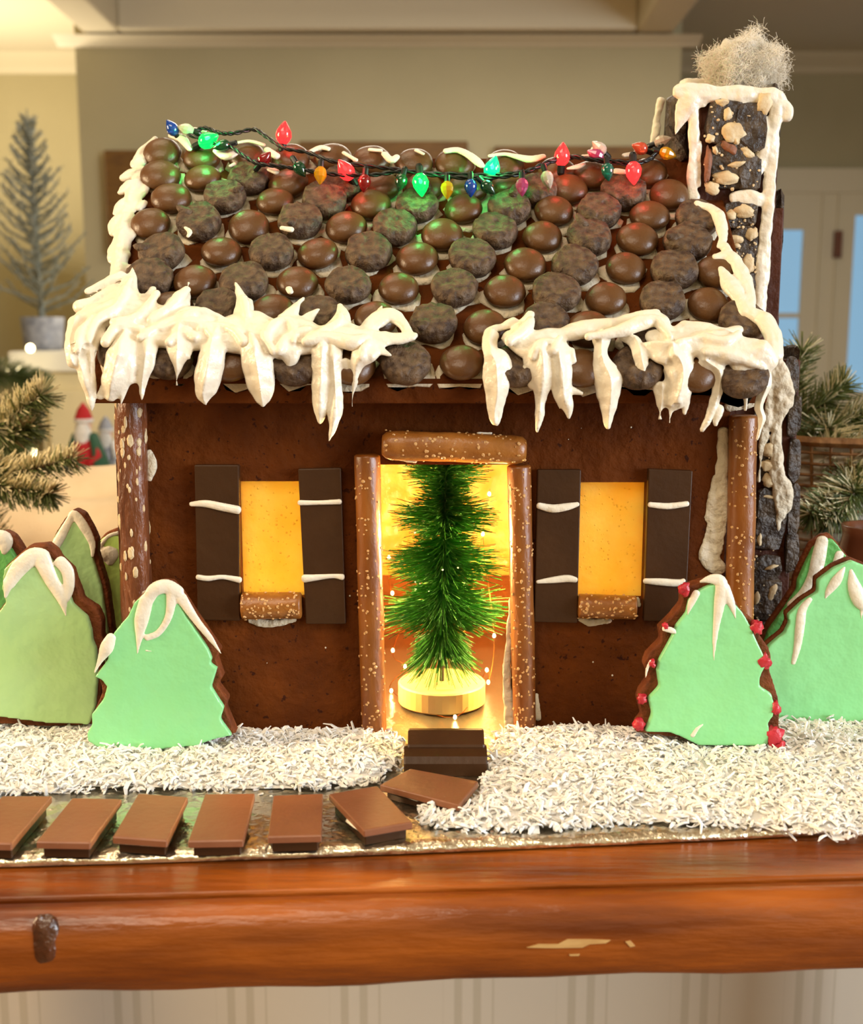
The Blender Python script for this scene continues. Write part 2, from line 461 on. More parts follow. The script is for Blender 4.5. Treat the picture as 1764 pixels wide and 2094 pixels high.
m2 = MB(); m2.box(xe, xe + 80, DY + 2, DY + 3, at(1760, 800, DY).z, at(1760, 440, DY).z); m2.build('pane', M_pane, d1)
m2 = MB(); hh = at(1712, 500, DY - 2); m2.box(hh.x - 2, hh.x + 2, DY - 4, DY, hh.z - 8, hh.z + 8); m2.build('door_hinge', M_pot, d1)

# wooden wall cabinet on the chimney breast
PY = BR_Y - 5
cw = thing('wall_cabinet', 'rustic brown wooden cabinet hung on the beige chimney breast behind the roof', 'cabinet', (at(600, 400, PY).x, PY, at(600, 520, PY).z))
for i, (x0, x1, yt) in enumerate(((214, 600, 308), (612, 955, 290), (1010, 1400, 300))):
    a = at(x0, yt, PY); b = at(x1, 520, PY)
    m = MB(); m.box(a.x, b.x, PY - 2, PY + 5, b.z, a.z); pn = m.build('door_panel', M_oak, cw, bevel=0.6)
    m = MB()
    for k in range(3):
        xx = a.x + (b.x - a.x) * (k + 0.5) / 3
        m.box(xx - 0.5, xx + 0.5, PY - 2.8, PY - 2, b.z + 3, a.z - 3)
    m.build('batten', M_oak, pn)

# ================================================================== sofa behind the table
SY = 42.0
sofa = thing('sofa', 'cream striped sofa whose back stands behind the wooden table', 'sofa', (0, SY + 30, FLZ))
mb = MB(); mb.box(-95, 95, SY, SY + 14, FLZ + 8, 1.0); mb.build('sofa_back', M_stripe, sofa, bevel=2.0)
mb = MB(); mb.box(-95, 95, SY + 14, SY + 85, FLZ + 8, -46); mb.build('sofa_seat', M_cloth, sofa, bevel=3.0)
for x in (-88, 88):
    for y in (SY + 5, SY + 78):
        mb = MB(); mb.lathe([(3, FLZ), (4, FLZ + 8)], (x, y, 0)); mb.build('leg', M_oak, sofa)
mb = MB()
for k in range(2):
    rings = []
    for i in range(60):
        x = -95 + 190 * i / 59.0
        ph = i * 0.55 + k * 2
        r = 3.6 + 0.7 * math.sin(ph) + 0.3 * math.sin(ph * 2.3)
        rings.append([Vector((x, SY + 5 + k * 6.5 + r * 1.3 * math.cos(a), 1.6 + k * 1.8 + r * math.sin(a))) for a in [2 * math.pi * q / 14 for q in range(14)]])
    mb.rings(rings)
mb.build('throw_blanket', M_cloth, sofa, remesh=0.7, iters=6)
def pillow(c, w, h, t, rz, tilt, mat, label):
    m = MB(); n = 12; M = Matrix.Rotation(rz, 4, 'Z') @ Matrix.Rotation(tilt, 4, 'X')
    for side in (1, -1):
        vs = []; fs = []
        for i in range(n + 1):
            for j in range(n + 1):
                u = i / n * 2 - 1; v = j / n * 2 - 1
                e = max(0, (1 - u ** 4)) ** 0.5 * max(0, (1 - v ** 4)) ** 0.5
                k = 1 - 0.06 * (1 - abs(u)) * abs(v) ** 3 - 0.0
                vs.append(Vector(c) + M @ Vector((u * w / 2 * (1 - 0.05 * (1 - v * v)), side * t / 2 * e, (v * h / 2) * (1 - 0.05 * (1 - u * u)))))
        for i in range(n):
            for j in range(n):
                q = (i * (n + 1) + j, (i + 1) * (n + 1) + j, (i + 1) * (n + 1) + j + 1, i * (n + 1) + j + 1)
                fs.append(q if side == 1 else q[::-1])
        m.add(vs, fs)
    return tag(m.build('throw_pillow', mat, smooth=True), label, 'pillow')
pp = at(150, 1005, SY + 18)
pillow((pp.x + 2, SY + 22, pp.z - 9.5), 24, 22, 7, R(10), R(-12), M_cloth2, 'white cushion standing above the cream sofa back, left of the house')
pp = at(1690, 1085, SY + 18)
pillow((pp.x + 2, SY + 22, pp.z - 9.5), 24, 22, 7, R(-8), R(-12), M_cloth2, 'white cushion on the sofa behind the wicker basket')

# ================================================================== table and board
TZ = -0.5
def line(y0, y1, z):
    a = atz(0, y0, z); b = atz(1764, y1, z)
    return a, b
tl, tr = line(1845, 1797, TZ - 0.15)
ext = lambda a, b, x: a + (b - a) * ((x - a.x) / (b.x - a.x))
TX0, TX1 = -48.0, 48.0
tl2, tr2 = ext(tl, tr, TX0), ext(tl, tr, TX1)
yaw_t = math.atan2(tr2.y - tl2.y, TX1 - TX0)
table = thing('wooden_table', 'glossy reddish-brown wooden console table with rounded log edge under the gingerbread house', 'table', (0, 10, FLZ))
mb = MB()
mb.add([(TX0, tl2.y, TZ), (TX1, tr2.y, TZ), (TX1, 36, TZ), (TX0, 36, TZ), (TX0, tl2.y, TZ - 3.2), (TX1, tr2.y, TZ - 3.2), (TX1, 36, TZ - 3.2), (TX0, 36, TZ - 3.2)],
       [(0, 1, 2, 3), (7, 6, 5, 4), (0, 4, 5, 1), (1, 5, 6, 2), (2, 6, 7, 3), (3, 7, 4, 0)])
top = mb.build('table_top', M_wood, table, bevel=0.1)
# rounded log edge in front
bzl = at(0, 2022, tl.y - 0.3).z; bzr = at(1764, 1968, tr.y - 0.3).z
mb = MB(); rings = []
for i in range(60):
    x = TX0 + (TX1 - TX0) * i / 59.0
    f = (x - tl.x) / (tr.x - tl.x)
    y = tl.y + (tr.y - tl.y) * f - 0.2
    zb = bzl + (bzr - bzl) * f + 0.06 * math.sin(x * 0.35) + 0.05 * math.sin(x * 0.9 + 1)
    zt = TZ - 0.12
    h = (zt - zb) / 2; zc = (zt + zb) / 2
    ring = []
    for a in range(14):
        t = math.pi * a / 13.0 - math.pi / 2
        ca = math.copysign(abs(math.cos(t)) ** 0.7, math.cos(t)); sa = math.copysign(abs(math.sin(t)) ** 0.75, math.sin(t))
        ring.append(Vector((x, y - 1.15 * ca + 0.0, zc + h * sa)))
    ring.append(Vector((x, y + 0.04, zt - 0.15))); ring.insert(0, Vector((x, y + 0.04, zb)))
    rings.append(ring)
mb.rings(rings)
log = mb.build('log_edge', M_wood, table, smooth=False)
for p in log.data.polygons: p.use_smooth = True
# knot and bare chips on the log edge
def on_log(px, py, out=1.12):
    f = (at(px, py, tl.y).x - tl.x) / (tr.x - tl.x)
    return at(px, py, tl.y + (tr.y - tl.y) * f - out)
mb = MB(); k = on_log(97, 1925, 0.95)
mb.ball(k, 0.6, 0.46, 1.0, 24, 18, 0.15, 3); mb.build('knot', M_knot, log, smooth=True)
def log_front(px, py):
    p = on_log(px, py, 1.2)
    for _ in range(4):
        f = (p.x - tl.x) / (tr.x - tl.x); zb = bzl + (bzr - bzl) * f; zt = TZ - 0.12
        sa = max(-1, min(1, (p.z - (zt + zb) / 2) / ((zt - zb) / 2))); sn = abs(sa) ** (1 / 0.75)
        p = at(px, py, tl.y + (tr.y - tl.y) * f - 0.2 - 1.15 * math.sqrt(max(0, 1 - sn * sn)) ** 0.7)
    return p
def chip(poly):
    m = MB(); ring = [log_front(x, y) + Vector((0, 0.05, 0)) for x, y in poly]; m.prism(ring, (0, -0.085, 0)); return m.build('bare_patch', M_chip, log)
chip([(1076, 1937), (1100, 1930), (1140, 1930), (1160, 1920), (1200, 1920), (1248, 1922), (1238, 1928), (1205, 1930), (1190, 1937), (1130, 1938)])
chip([(1278, 1925), (1288, 1923), (1298, 1934), (1288, 1936)])
chip([(1163, 1951), (1185, 1950), (1183, 1954), (1165, 1954)])
for x in (TX0 + 5, TX1 - 5):
    for y in (-8, 32):
        mb = MB(); mb.lathe([(2.6, FLZ), (3.0, FLZ + 40), (2.6, TZ - 3.2)], (x, y, 0), n=14); mb.build('leg', M_wood, table, smooth=True)

# foil covered cake board
bl0, br0 = line(1779, 1714, TZ)
BX0, BX1 = -34.0, 34.0
def board_front(x): return bl0.y + (br0.y - bl0.y) * (x - bl0.x) / (br0.x - bl0.x) - 0.25 * math.cos((x + 4) * 0.09) + 0.2
board = thing('cake_board', 'foil covered cake board carrying the gingerbread house', 'cake board', (0, 5, TZ))
mb = MB(); n = 80
top_v = []; fs = []
for i in range(n + 1):
    x = BX0 + (BX1 - BX0) * i / n; yf = board_front(x)
    w = 0.04 * math.sin(x * 1.7) + 0.03 * math.sin(x * 3.9 + 1)
    prof = [(yf + 0.1, TZ + 0.02), (yf - 0.06, TZ + 0.1), (yf, TZ + 0.3 + w * 0.5), (yf + 0.35 + w, TZ + 0.42), (yf + 0.7, TZ + 0.40), (22, TZ + 0.40), (22, TZ + 0.02)]
    top_v += [(x, a, b) for a, b in prof]
q = 7
for i in range(n):
    for j in range(q - 1):
        fs.append((i * q + j, (i + 1) * q + j, (i + 1) * q + j + 1, i * q + j + 1)[::-1])
    fs.append((i * q + q - 1, (i + 1) * q + q - 1, (i + 1) * q, i * q)[::-1])
fs.append(tuple(range(q))); fs.append(tuple(n * q + j for j in range(q - 1, -1, -1)))
mb.add(top_v, fs)
bo = mb.build('foil_board', M_foil, board, smooth=True)
G0 = TZ + 0.41           # board surface

# ================================================================== coconut snow
def pz(l, z=0.0): return [atz(x, y, z) for x, y in l]
cocoL = pz([(-120, 1628), (60, 1622), (250, 1616), (400, 1612), (540, 1612), (660, 1612), (770, 1600), (815, 1572), (822, 1530), (815, 1498)])
cocoR = pz([(1005, 1498), (1003, 1540), (985, 1590), (985, 1620), (940, 1652), (860, 1650), (845, 1668), (880, 1692), (960, 1698), (1100, 1702), (1180, 1692), (1300, 1684), (1420, 1690), (1520, 1690), (1600, 1700), (1680, 1712), (1740, 1712), (1850, 1690)])
polyL = [(p.x, p.y) for p in cocoL] + [(-3.5, -0.05), (-14.6, -0.05), (-14.8, 7.0), (-27, 7.0), (-27, cocoL[0].y)]
polyR = [(3.9, -0.05)] + [(p.x, p.y) for p in cocoR] + [(27, cocoR[-1].y), (27, 7.0), (15.0, 7.0), (14.6, -0.05)]
def inside(p, poly):
    c = False; n = len(poly); x, y = p
    for i in range(n):
        x1, y1 = poly[i]; x2, y2 = poly[(i + 1) % n]
        if (y1 > y) != (y2 > y) and x < (x2 - x1) * (y - y1) / (y2 - y1) + x1: c = not c
    return c
def edged(p, poly):
    x, y = p; best = 99
    for i in range(len(poly)):
        x1, y1 = poly[i]; x2, y2 = poly[(i + 1) % len(poly)]
        dx, dy = x2 - x1, y2 - y1; l = dx * dx + dy * dy
        t = max(0, min(1, ((x - x1) * dx + (y - y1) * dy) / l)) if l else 0
        d = math.hypot(x - x1 - t * dx, y - y1 - t * dy)
        if d < best: best = d
    return best
def mound(x, y, e):
    nz = mnoise.noise(Vector((x * 0.35, y * 0.35, 3))) * 0.22 + mnoise.noise(Vector((x * 1.1, y * 1.1, 8))) * 0.10
    near = 0.30 if 3.5 < x < 15 and -4 < y < 2 else 0.0
    return G0 + (0.42 + nz + near * max(0, 1 - abs(x - 7) / 5)) * min(1.0, e / 1.5) ** 0.6
mb = MB()
for poly in (polyL, polyR):
    xs = [p[0] for p in poly]; ys = [p[1] for p in poly]; st = 0.45
    nx = int((max(xs) - min(xs)) / st) + 2; ny = int((max(ys) - min(ys)) / st) + 2
    idx = {}; vs = []; fs = []
    for i in range(nx):
        for j in range(ny):
            x = min(xs) + i * st; y = min(ys) + j * st
            if inside((x, y), poly):
                e = edged((x, y), poly); idx[(i, j)] = len(vs); vs.append((x, y, mound(x, y, e) - 0.04))
    for i in range(nx):
        for j in range(ny):
            k4 = [(i, j), (i + 1, j), (i + 1, j + 1), (i, j + 1)]
            if all(k in idx for k in k4): fs.append(tuple(idx[k] for k in k4))
    mb.add(vs, fs)
    # shreds
    cnt = 0
    area = (max(xs) - min(xs)) * (max(ys) - min(ys))
    tries = int(area * 30)
    for _ in range(tries):
        x = rnd.uniform(min(xs), max(xs)); y = rnd.uniform(min(ys), max(ys))
        if not inside((x, y), poly):
            if rnd.random() > 0.004 or y > -1 or y < -12: continue
            e = 0.0
        else:
            e = edged((x, y), poly)
            if abs(x) > 26: continue
        z = (mound(x, y, e) if e > 0 else G0) + rnd.uniform(-0.02, 0.10) + max(0, rnd.gauss(0, 0.05))
        big = rnd.random() < 0.10
        L = rnd.uniform(0.55, 1.15) if big else rnd.uniform(0.2, 0.62)
        w = rnd.uniform(0.035, 0.095); t = rnd.uniform(0.02, 0.045)
        az = rnd.uniform(0, 2 * math.pi); el = rnd.gauss(0.1, 0.32) + (rnd.uniform(0.1, 0.6) if big else 0)
        d = Vector((math.cos(az) * math.cos(el), math.sin(az) * math.cos(el), math.sin(el)))
        u = d.cross(Vector((0, 0, 1))).normalized(); ro = rnd.uniform(-0.8, 0.8)
        v = u.cross(d); u, v = u * math.cos(ro) + v * math.sin(ro), v * math.cos(ro) - u * math.sin(ro)
        c = Vector((x, y, z)); bend = rnd.uniform(-0.6, 0.6) * L; bz = rnd.uniform(-0.3, 0.45) * L; tw = rnd.uniform(-0.9, 0.9)
        rings = []
        for s_ in (-0.5, -0.18, 0.18, 0.5):
            k = (0.25 - s_ * s_) * 2
            p = c + d * (s_ * L) + u * bend * k + v * bz * k
            ww = w * (0.45 if abs(s_) > 0.3 else 1.0); ct, st_ = math.cos(tw * s_ * 2), math.sin(tw * s_ * 2); u2 = u * ct + v * st_; v2 = v * ct - u * st_
            rings.append([p + u2 * ww + v2 * t, p - u2 * ww + v2 * t, p - u2 * ww - v2 * t, p + u2 * ww - v2 * t])
        mb.rings(rings)
coco = mb.build('shredded_coconut', M_coco, org=(0, 0, G0), kind='stuff')
tag(coco, 'white shredded coconut spread like snow on the foil board', 'coconut')

# ================================================================== chocolate path
def slab(name, quad, z, th, mat, label, cat='chocolate', group=None, under=True):
    c = [atz(x, y, z) for x, y in quad]           # TL TR BR BL of the top face
    ctr = sum(c, Vector()) / 4
    t = thing(name, label, cat, (ctr.x, ctr.y, G0), group)
    cr = 0.10
    m = MB()
    def ringat(k, zz):
        out = []
        for i in range(4):
            p = c[i]; a = c[i - 1]; b = c[(i + 1) % 4]
            da = (a - p).normalized(); db = (b - p).normalized()
            inn = (ctr - p).normalized() * k
            for f in (1.0, 0.35):
                out.append(p + da * cr * f + inn + Vector((0, 0, 0)))
            for f in (0.35, 1.0):
                out.append(p + db * cr * f + inn)
        return [Vector((q.x, q.y, zz)) for q in out]
    m.rings([ringat(0.05, z - th), ringat(0.0, z - th + 0.04), ringat(0.0, z - 0.05), ringat(0.04, z - 0.012), ringat(0.09, z)])
    o = m.build('chocolate_piece', mat, t, smooth=False)
    if under:
        m = MB()
        c2 = [ctr + (p - ctr) * 0.86 for p in c]
        m.prism([(p.x, p.y, G0) for p in c2], (0, 0, z - th - G0 - 0.08)); m.build('lower_piece', M_dark, t, bevel=0.04)
        m = MB()
        m.ball((ctr.x, ctr.y, z - th - 0.03), 0.42 * (c[1] - c[0]).length, 0.42 * (c[0] - c[3]).length, 0.09, 16, 8, 0.3, int(ctr.x * 10)); m.build('icing_glue', M_icing, t, smooth=True)
    return t
ZS = G0 + 0.75
quads = [[(5, 1627), (106, 1627), (23, 1725), (-85, 1722)], [(148, 1631), (249, 1633), (184, 1723), (74, 1721)], [(283, 1622), (384, 1629), (341, 1719), (230, 1711)],
         [(419, 1623), (521, 1622), (497, 1718), (384, 1720)], [(559, 1626), (660, 1622), (657, 1708), (547, 1711)], [(672, 1623), (771, 1606), (843, 1681), (744, 1698)]]
labs = ['milk chocolate paving slab cut by the left picture edge', 'milk chocolate paving slab second from the left edge', 'milk chocolate paving slab third from the left, with a dark chipped corner',
        'milk chocolate paving slab fourth from the left edge', 'milk chocolate paving slab standing straight, fifth from the left edge', 'milk chocolate paving slab turned towards the door at the right end of the row']
for qd, lb in zip(quads, labs):
    slab('chocolate_slab', qd, ZS, 0.3, M_slab, lb, 'chocolate', 'milk chocolate path slabs')
slab('chocolate_slab', [(838, 1571), (978, 1597), (938, 1646), (776, 1604)], ZS - 0.1, 0.3, M_slab, 'milk chocolate paving slab lying slanted just below the dark steps', 'chocolate', 'milk chocolate path slabs', under=True)
# two dark steps below the door
def step(poly_xz, x0, x1, label):
    pass
st1 = thing('chocolate_step', 'dark chocolate doorstep, upper of the two blocks at the door', 'chocolate', (at(912, 1500, -1.4).x, -1.4, G0))
a = atz(834, 1493, G0 + 1.55); b = atz(989, 1494, G0 + 1.55)
m = MB()
pr = [(0, 0.0), (0, 1.5), (0.05, 1.55), (-0.55, 1.50), (-0.62, 1.42), (-0.62, 0.0)]
yb = a.y
def stepmesh(m, xl, xr, y0, prof, wob):
    rings = []
    for f in (0, 0.02, 0.98, 1.0):
        x = xl + (xr - xl) * f; k = 0.05 if f in (0, 1.0) else 0
        rings.append([Vector((x, y0 + p[0] * (1 - k), G0 + p[1] * (1 - k * 0.5))) for p in prof])
    m.rings(rings)
stepmesh(m, a.x, b.x, yb, [(0.5, 0.0), (0.5, 1.45), (0.0, 1.55), (-0.75, 1.15), (-0.80, 1.05), (-0.8, 0.0)], 0)
m.build('chocolate_block', M_dark, st1)
a2 = atz(826, 1530, G0 + 0.95); b2 = atz(995, 1532, G0 + 0.95)
st2 = thing('chocolate_step', 'dark chocolate doorstep, lower of the two blocks in front of the door', 'chocolate', ((a2.x + b2.x) / 2, a2.y, G0))
m = MB(); stepmesh(m, a2.x, b2.x, a2.y, [(0.42, 0.0), (0.42, 0.98), (0.0, 1.05), (-0.15, 0.98), (-0.65, 0.82), (-0.85, 0.55), (-0.9, 0.0)], 0)
m.build('chocolate_block', M_dark, st2)

# ================================================================== gingerbread house
house = thing('gingerbread_house', 'gingerbread house with chocolate candy roof, dripping white icing and pretzel door frame', 'gingerbread house', (0, 9.5, G0))
WL, WR, WB = -13.75, 13.95, 19.0       # wall extents
WT = 16.9
# front wall with door and window openings
def wq(x0, y0, x1, y1):
    a = at(x0, y0, 0.0); b = at(x1, y1, 0.0); c = at(x0, y1, 0.0); d = at(x1, y0, 0.0)
    return (a.x + c.x) / 2, (b.x + d.x) / 2, (b.z + c.z) / 2, (a.z + d.z) / 2
holes = [wq(491, 984, 622, 1222), wq(1176, 986, 1318, 1224), wq(772, 950, 1046, 1600)]
holes[2] = (holes[2][0], holes[2][1], G0 - 0.01, holes[2][3])
def holed_wall(m, x0, x1, z0, z1, y0, y1, holes):
    xs = sorted(set([x0, x1] + [h[0] for h in holes] + [h[1] for h in holes]))
    zs = sorted(set([z0, z1] + [h[2] for h in holes if h[2] > z0] + [h[3] for h in holes]))
    xs2 = []
    for a, b in zip(xs, xs[1:]):
        k = max(1, int((b - a) / 2.0))
        xs2 += [a + (b - a) * i / k for i in range(k)]
    xs2.append(xs[-1])
    for a, b in zip(xs2, xs2[1:]):
        run = None
        for c, d in zip(zs, zs[1:]):
            mx, mz = (a + b) / 2, (c + d) / 2
            solid = not any(h[0] < mx < h[1] and h[2] < mz < h[3] for h in holes)
            if solid and run is None: run = c
            if not solid and run is not None:
                m.box(a, b, y0, y1, run, c); run = None
        if run is not None: m.box(a, b, y0, y1, run, zs[-1])
m = MB(); holed_wall(m, WL, WR, G0, WT, 0.0, 0.75, holes)
fw = m.build('front_wall', M_ginger, house)
wl = fw.modifiers.new('weld', 'WELD'); wl.merge_threshold = 0.0002
m = MB(); bh = [wq(700, 860, 1090, 1172)]; 
bw0 = at(770, 900, WB - 0.7).x; bw1 = at(1110, 900, WB - 0.7).x; bz0 = at(900, 1165, WB - 0.7).z
holed_wall(m, WL, WR, G0, WT, WB - 0.75, WB, [(bw0, bw1, bz0, 15.5)])
bwall = m.build('back_wall', M_ginger, house)
for sx, x in ((-1, WL), (1, WR - 0.75)):
    m = MB(); m.prism([(x, 0.75, G0), (x, WB - 0.75, G0), (x, WB - 0.75, WT), (x, 9.5, RIDGE_Z - 1.0), (x, 0.75, WT)], (0.75, 0, 0)); m.build('side_wall', M_ginger, house)
# chocolate bar strip and nutty log on the left side
# sugar glass panes
def pane(poly, Y, name='window_pane', th=0.25):
    m = MB(); m.prism([at(x, y, Y) for x, y in poly], (0, th, 0)); return m.build(name, M_sugar, house)
pl = pane([(489, 980), (625, 980), (625, 1225), (489, 1225)], 0.55)
prr = pane([(1174, 980), (1320, 980), (1320, 1226), (1174, 1226)], 0.55)
m = MB(); m.box(bw0 - 0.3, bw1 + 0.3, WB - 0.95, WB - 0.75, bz0 - 0.3, 15.8); m.build('window_pane', M_amber, house)
# bubbles in the panes
for nm, px0, px1, par in (('l', 498, 615, pl), ('r', 1184, 1300, prr)):
    m = MB()
    for _ in range(110):
        p = at(rnd.uniform(px0, px1), rnd.uniform(992, 1212), 0.55); r = rnd.uniform(0.02, 0.055)
        m.ball(p, r, r * 0.6, r, 6, 4)
    m.build('sugar_bubbles', M_sugar, par, smooth=True, kind='stuff')

# pretzel rods
def rod(name, p0, p1, r, mat, parent=house, salt=70, seed=1, rough=0.06, saltmat=M_salt, ssize=(0.04, 0.09), face=Vector((0, -1, 0.15)), spread=1.5, blunt=0.12):
    p0 = Vector(p0); p1 = Vector(p1); p1.z = max(p1.z, G0 + 0.03); ax = (p1 - p0); L = ax.length; ax.normalize()
    u = ax.cross(Vector((0, 1, 0))).normalized(); w = ax.cross(u)
    n = 22; K = 22; rings = []; q = random.Random(seed)
    def rad(a, t):
        d = Vector((math.cos(a), math.sin(a), t * L * 0.35))
        return r * (1 + rough * mnoise.noise(d * 1.3 + Vector((seed * 5.3, 0, 0))) + rough * 0.5 * mnoise.noise(d * 4 + Vector((0, seed, 0))))
    ts = [0.0] + [blunt * r / L * s for s in (0.25, 0.6, 1.0)]
    ts = [0, 0.25 * blunt, 0.6 * blunt, blunt]
    tt = [x * r * 2 / L for x in ts] + [blunt * r * 2 / L + (1 - 2 * blunt * r * 2 / L) * i / K for i in range(1, K)] + [1 - x * r * 2 / L for x in reversed(ts)]
    for i, t in enumerate(tt):
        e = min(t, 1 - t) * L / max(1e-6, blunt * 2 * r)
        k = math.sqrt(max(0.0, 1 - (1 - min(1, e)) ** 2)) * 0.35 + 0.65 if e < 1 else 1.0
        rings.append([p0 + ax * (t * L) + (u * math.cos(a) + w * math.sin(a)) * rad(a, t) * k for a in [2 * math.pi * j / n for j in range(n)]])
    m = MB(); m.rings(rings); o = m.build(name, mat, parent, smooth=True)
    if salt:
        m = MB()
        fa = math.atan2(face.dot(w), face.dot(u))
        for _ in range(salt):
            a = fa + q.gauss(0, spread * 0.55); t = q.uniform(0.01, 0.99)
            c = p0 + ax * (t * L) + (u * math.cos(a) + w * math.sin(a)) * rad(a, t) * 0.995
            s_ = q.uniform(*ssize)
            d1 = (u * math.cos(a) + w * math.sin(a)); d2 = ax; d3 = d1.cross(d2)
            sa, sb = s_ * q.uniform(0.7, 1.3), s_ * q.uniform(0.7, 1.3)
            lng = 2.2 if saltmat is M_almond else 1.0
            sa *= lng; hs = []
            for k8 in range(7):
                a8 = 2 * math.pi * k8 / 7; hs.append(c + d2 * sa * math.cos(a8) * q.uniform(0.75, 1.1) + d3 * sb * math.sin(a8) * q.uniform(0.75, 1.1))
            tp = [c + (h8 - c) * 0.62 + d1 * s_ * (0.55 if lng == 1 else 0.35) for h8 in hs]
            m.add(hs + tp, [(k8, (k8 + 1) % 7, (k8 + 1) % 7 + 7, k8 + 7) for k8 in range(7)] + [tuple(range(7, 14))])
        m.build('salt_grains', saltmat, o, kind='stuff')
    return o
def wp(x, y, Y=-0.45): return at(x, y, Y)
rod('door_post', wp(750, 928), wp(765, 1512), px2cm(26, wp(760, 1200)), M_pretzel, salt=150, seed=2)
rod('door_post', wp(1061, 950), wp(1073, 1500), px2cm(24, wp(760, 1200)), M_pretzel, salt=190, seed=3)
rod('door_lintel', wp(781, 910, -0.7), wp(1075, 920, -0.7), px2cm(30, wp(900, 920)), M_pretzel_x, salt=90, seed=4, rough=0.07, blunt=0.5)
rod('corner_post', wp(266, 812, -0.2), wp(290, 1500, -0.2), px2cm(31, wp(270, 1000)), M_bark_post, salt=90, seed=5, rough=0.13, saltmat=M_almond, ssize=(0.06, 0.17))
rod('corner_post', wp(1519, 848, -0.2), wp(1506, 1490, -0.2), px2cm(29, wp(1500, 1000)), M_pretzel, salt=170, seed=6)
rod('window_sill', wp(494, 1239, -0.35), wp(617, 1237, -0.35), px2cm(28, wp(555, 1240)), M_pretzel_x, salt=80, seed=7, blunt=0.08)
rod('window_sill', wp(1181, 1239, -0.35), wp(1300, 1243, -0.35), px2cm(25, wp(1240, 1240)), M_pretzel_x, salt=70, seed=8, blunt=0.08)
# thin strip of chocolate on the left wall
m = MB(); 
m.prism([at(236, 938, 1.2), at(250, 938, 1.2), at(262, 1260, 1.2), at(247, 1260, 1.2)], (0, 4.0, 0)); m.build('side_shutter', M_cut, house, bevel=0.06)
# shutters with icing stripes
shut = [((397, 951), (488, 951), (490, 1270), (404, 1268)), ((609, 959), (697, 957), (707, 1276), (625, 1276)),
        ((1099, 961), (1188, 961), (1180, 1274), (1092, 1272)), ((1326, 959), (1416, 963), (1401, 1272), (1316, 1270))]
strp = [[[(390, 1031, 5), (420, 1030, 8), (455, 1037, 9), (487, 1043, 9)], [(404, 1180, 6), (425, 1183, 6), (455, 1180, 5), (490, 1186, 7)]],
        [[(612, 1028, 6), (650, 1028, 5), (695, 1026, 6)], [(622, 1183, 9), (645, 1181, 7), (680, 1178, 5), (700, 1180, 7)]],
        [[(1101, 1034, 7), (1130, 1040, 9), (1160, 1036, 8), (1181, 1031, 5)], [(1098, 1190, 4), (1130, 1186, 7), (1160, 1183, 8), (1177, 1186, 6)]],
        [[(1328, 1032, 6), (1365, 1035, 7), (1405, 1030, 6)], [(1318, 1188, 6), (1350, 1190, 8), (1385, 1192, 8), (1398, 1187, 5)]]]
for q4, ss in zip(shut, strp):
    m = MB(); m.prism([at(x, y, -0.42) for x, y in q4], (0, 0.40, 0)); so = m.build('shutter', M_dark, house, bevel=0.05)
    for s_ in ss:
        m = MB(); stroke(m, s_, plane(-0.45), flat=0.7, tmax=0.16); m.build('icing_stripe', M_icing, so, remesh=0.035, iters=2)
# gobs of icing glue on the wall
def gob(strokes, Y, mat, name='icing_glue', tmax=0.12, par=house, vox=0.06):
    m = MB()
    for s_ in strokes: stroke(m, s_, plane(Y), flat=0.5, tmax=tmax)
    return m.build(name, mat, par, remesh=vox, iters=2, disp=(0.2, 0.7))
gob([[(1478, 880, 12), (1476, 960, 14), (1470, 1040, 20), (1458, 1110, 24), (1450, 1140, 22), (1470, 1165, 18)], [(1466, 980, 14), (1455, 1060, 18)], [(1490, 830, 14), (1520, 826, 14), (1550, 822, 10)]], -0.02, M_icing_dull)
gob([[(302, 925, 12), (308, 950, 14), (304, 980, 8)]], -0.02, M_icing_dull)
gob([[(510, 1268, 8), (545, 1275, 9), (580, 1272, 8), (605, 1268, 5)]], -0.05, M_icing_dull)
gob([[(1185, 1266, 6), (1205, 1273, 8), (1235, 1270, 7), (1248, 1268, 4)], [(1302, 1225, 5), (1306, 1240, 5)]], -0.05, M_icing_dull)
gob([[(800, 935, 5), (850, 944, 5)], [(975, 886, 4), (1005, 886, 4)]], -0.6, M_icing)
gob([[(1046, 1200, 3), (1040, 1300, 7), (1036, 1400, 9), (1046, 1490, 16)], [(1096, 1420, 6), (1100, 1470, 8)]], -0.05, M_icing_dull)
m = MB()
for _ in range(26):
    p = at(rnd.uniform(320, 1470), rnd.uniform(870, 1450), -0.02); r = rnd.uniform(0.02, 0.05); m.ball(p, r, r, r, 6, 4, 0.4, rnd.random() * 9)
m.build('icing_crumbs', M_icing, fw, kind='stuff', smooth=True)

def clusters(strokes):
    bb = [(min(p[0] - p[2] for p in s_), min(p[1] - p[2] for p in s_), max(p[0] + p[2] for p in s_), max(p[1] + p[2] for p in s_)) for s_ in strokes]
    par = list(range(len(strokes)))
    def find(a):
        while par[a] != a: a = par[a]
        return a
    for a in range(len(strokes)):
        for b in range(a):
            A_, B_ = bb[a], bb[b]
            if A_[0] < B_[2] and B_[0] < A_[2] and A_[1] < B_[3] and B_[1] < A_[3]: par[find(a)] = find(b)
    out = {}
    for a in range(len(strokes)): out.setdefault(find(a), []).append(strokes[a])
    return list(out.values())
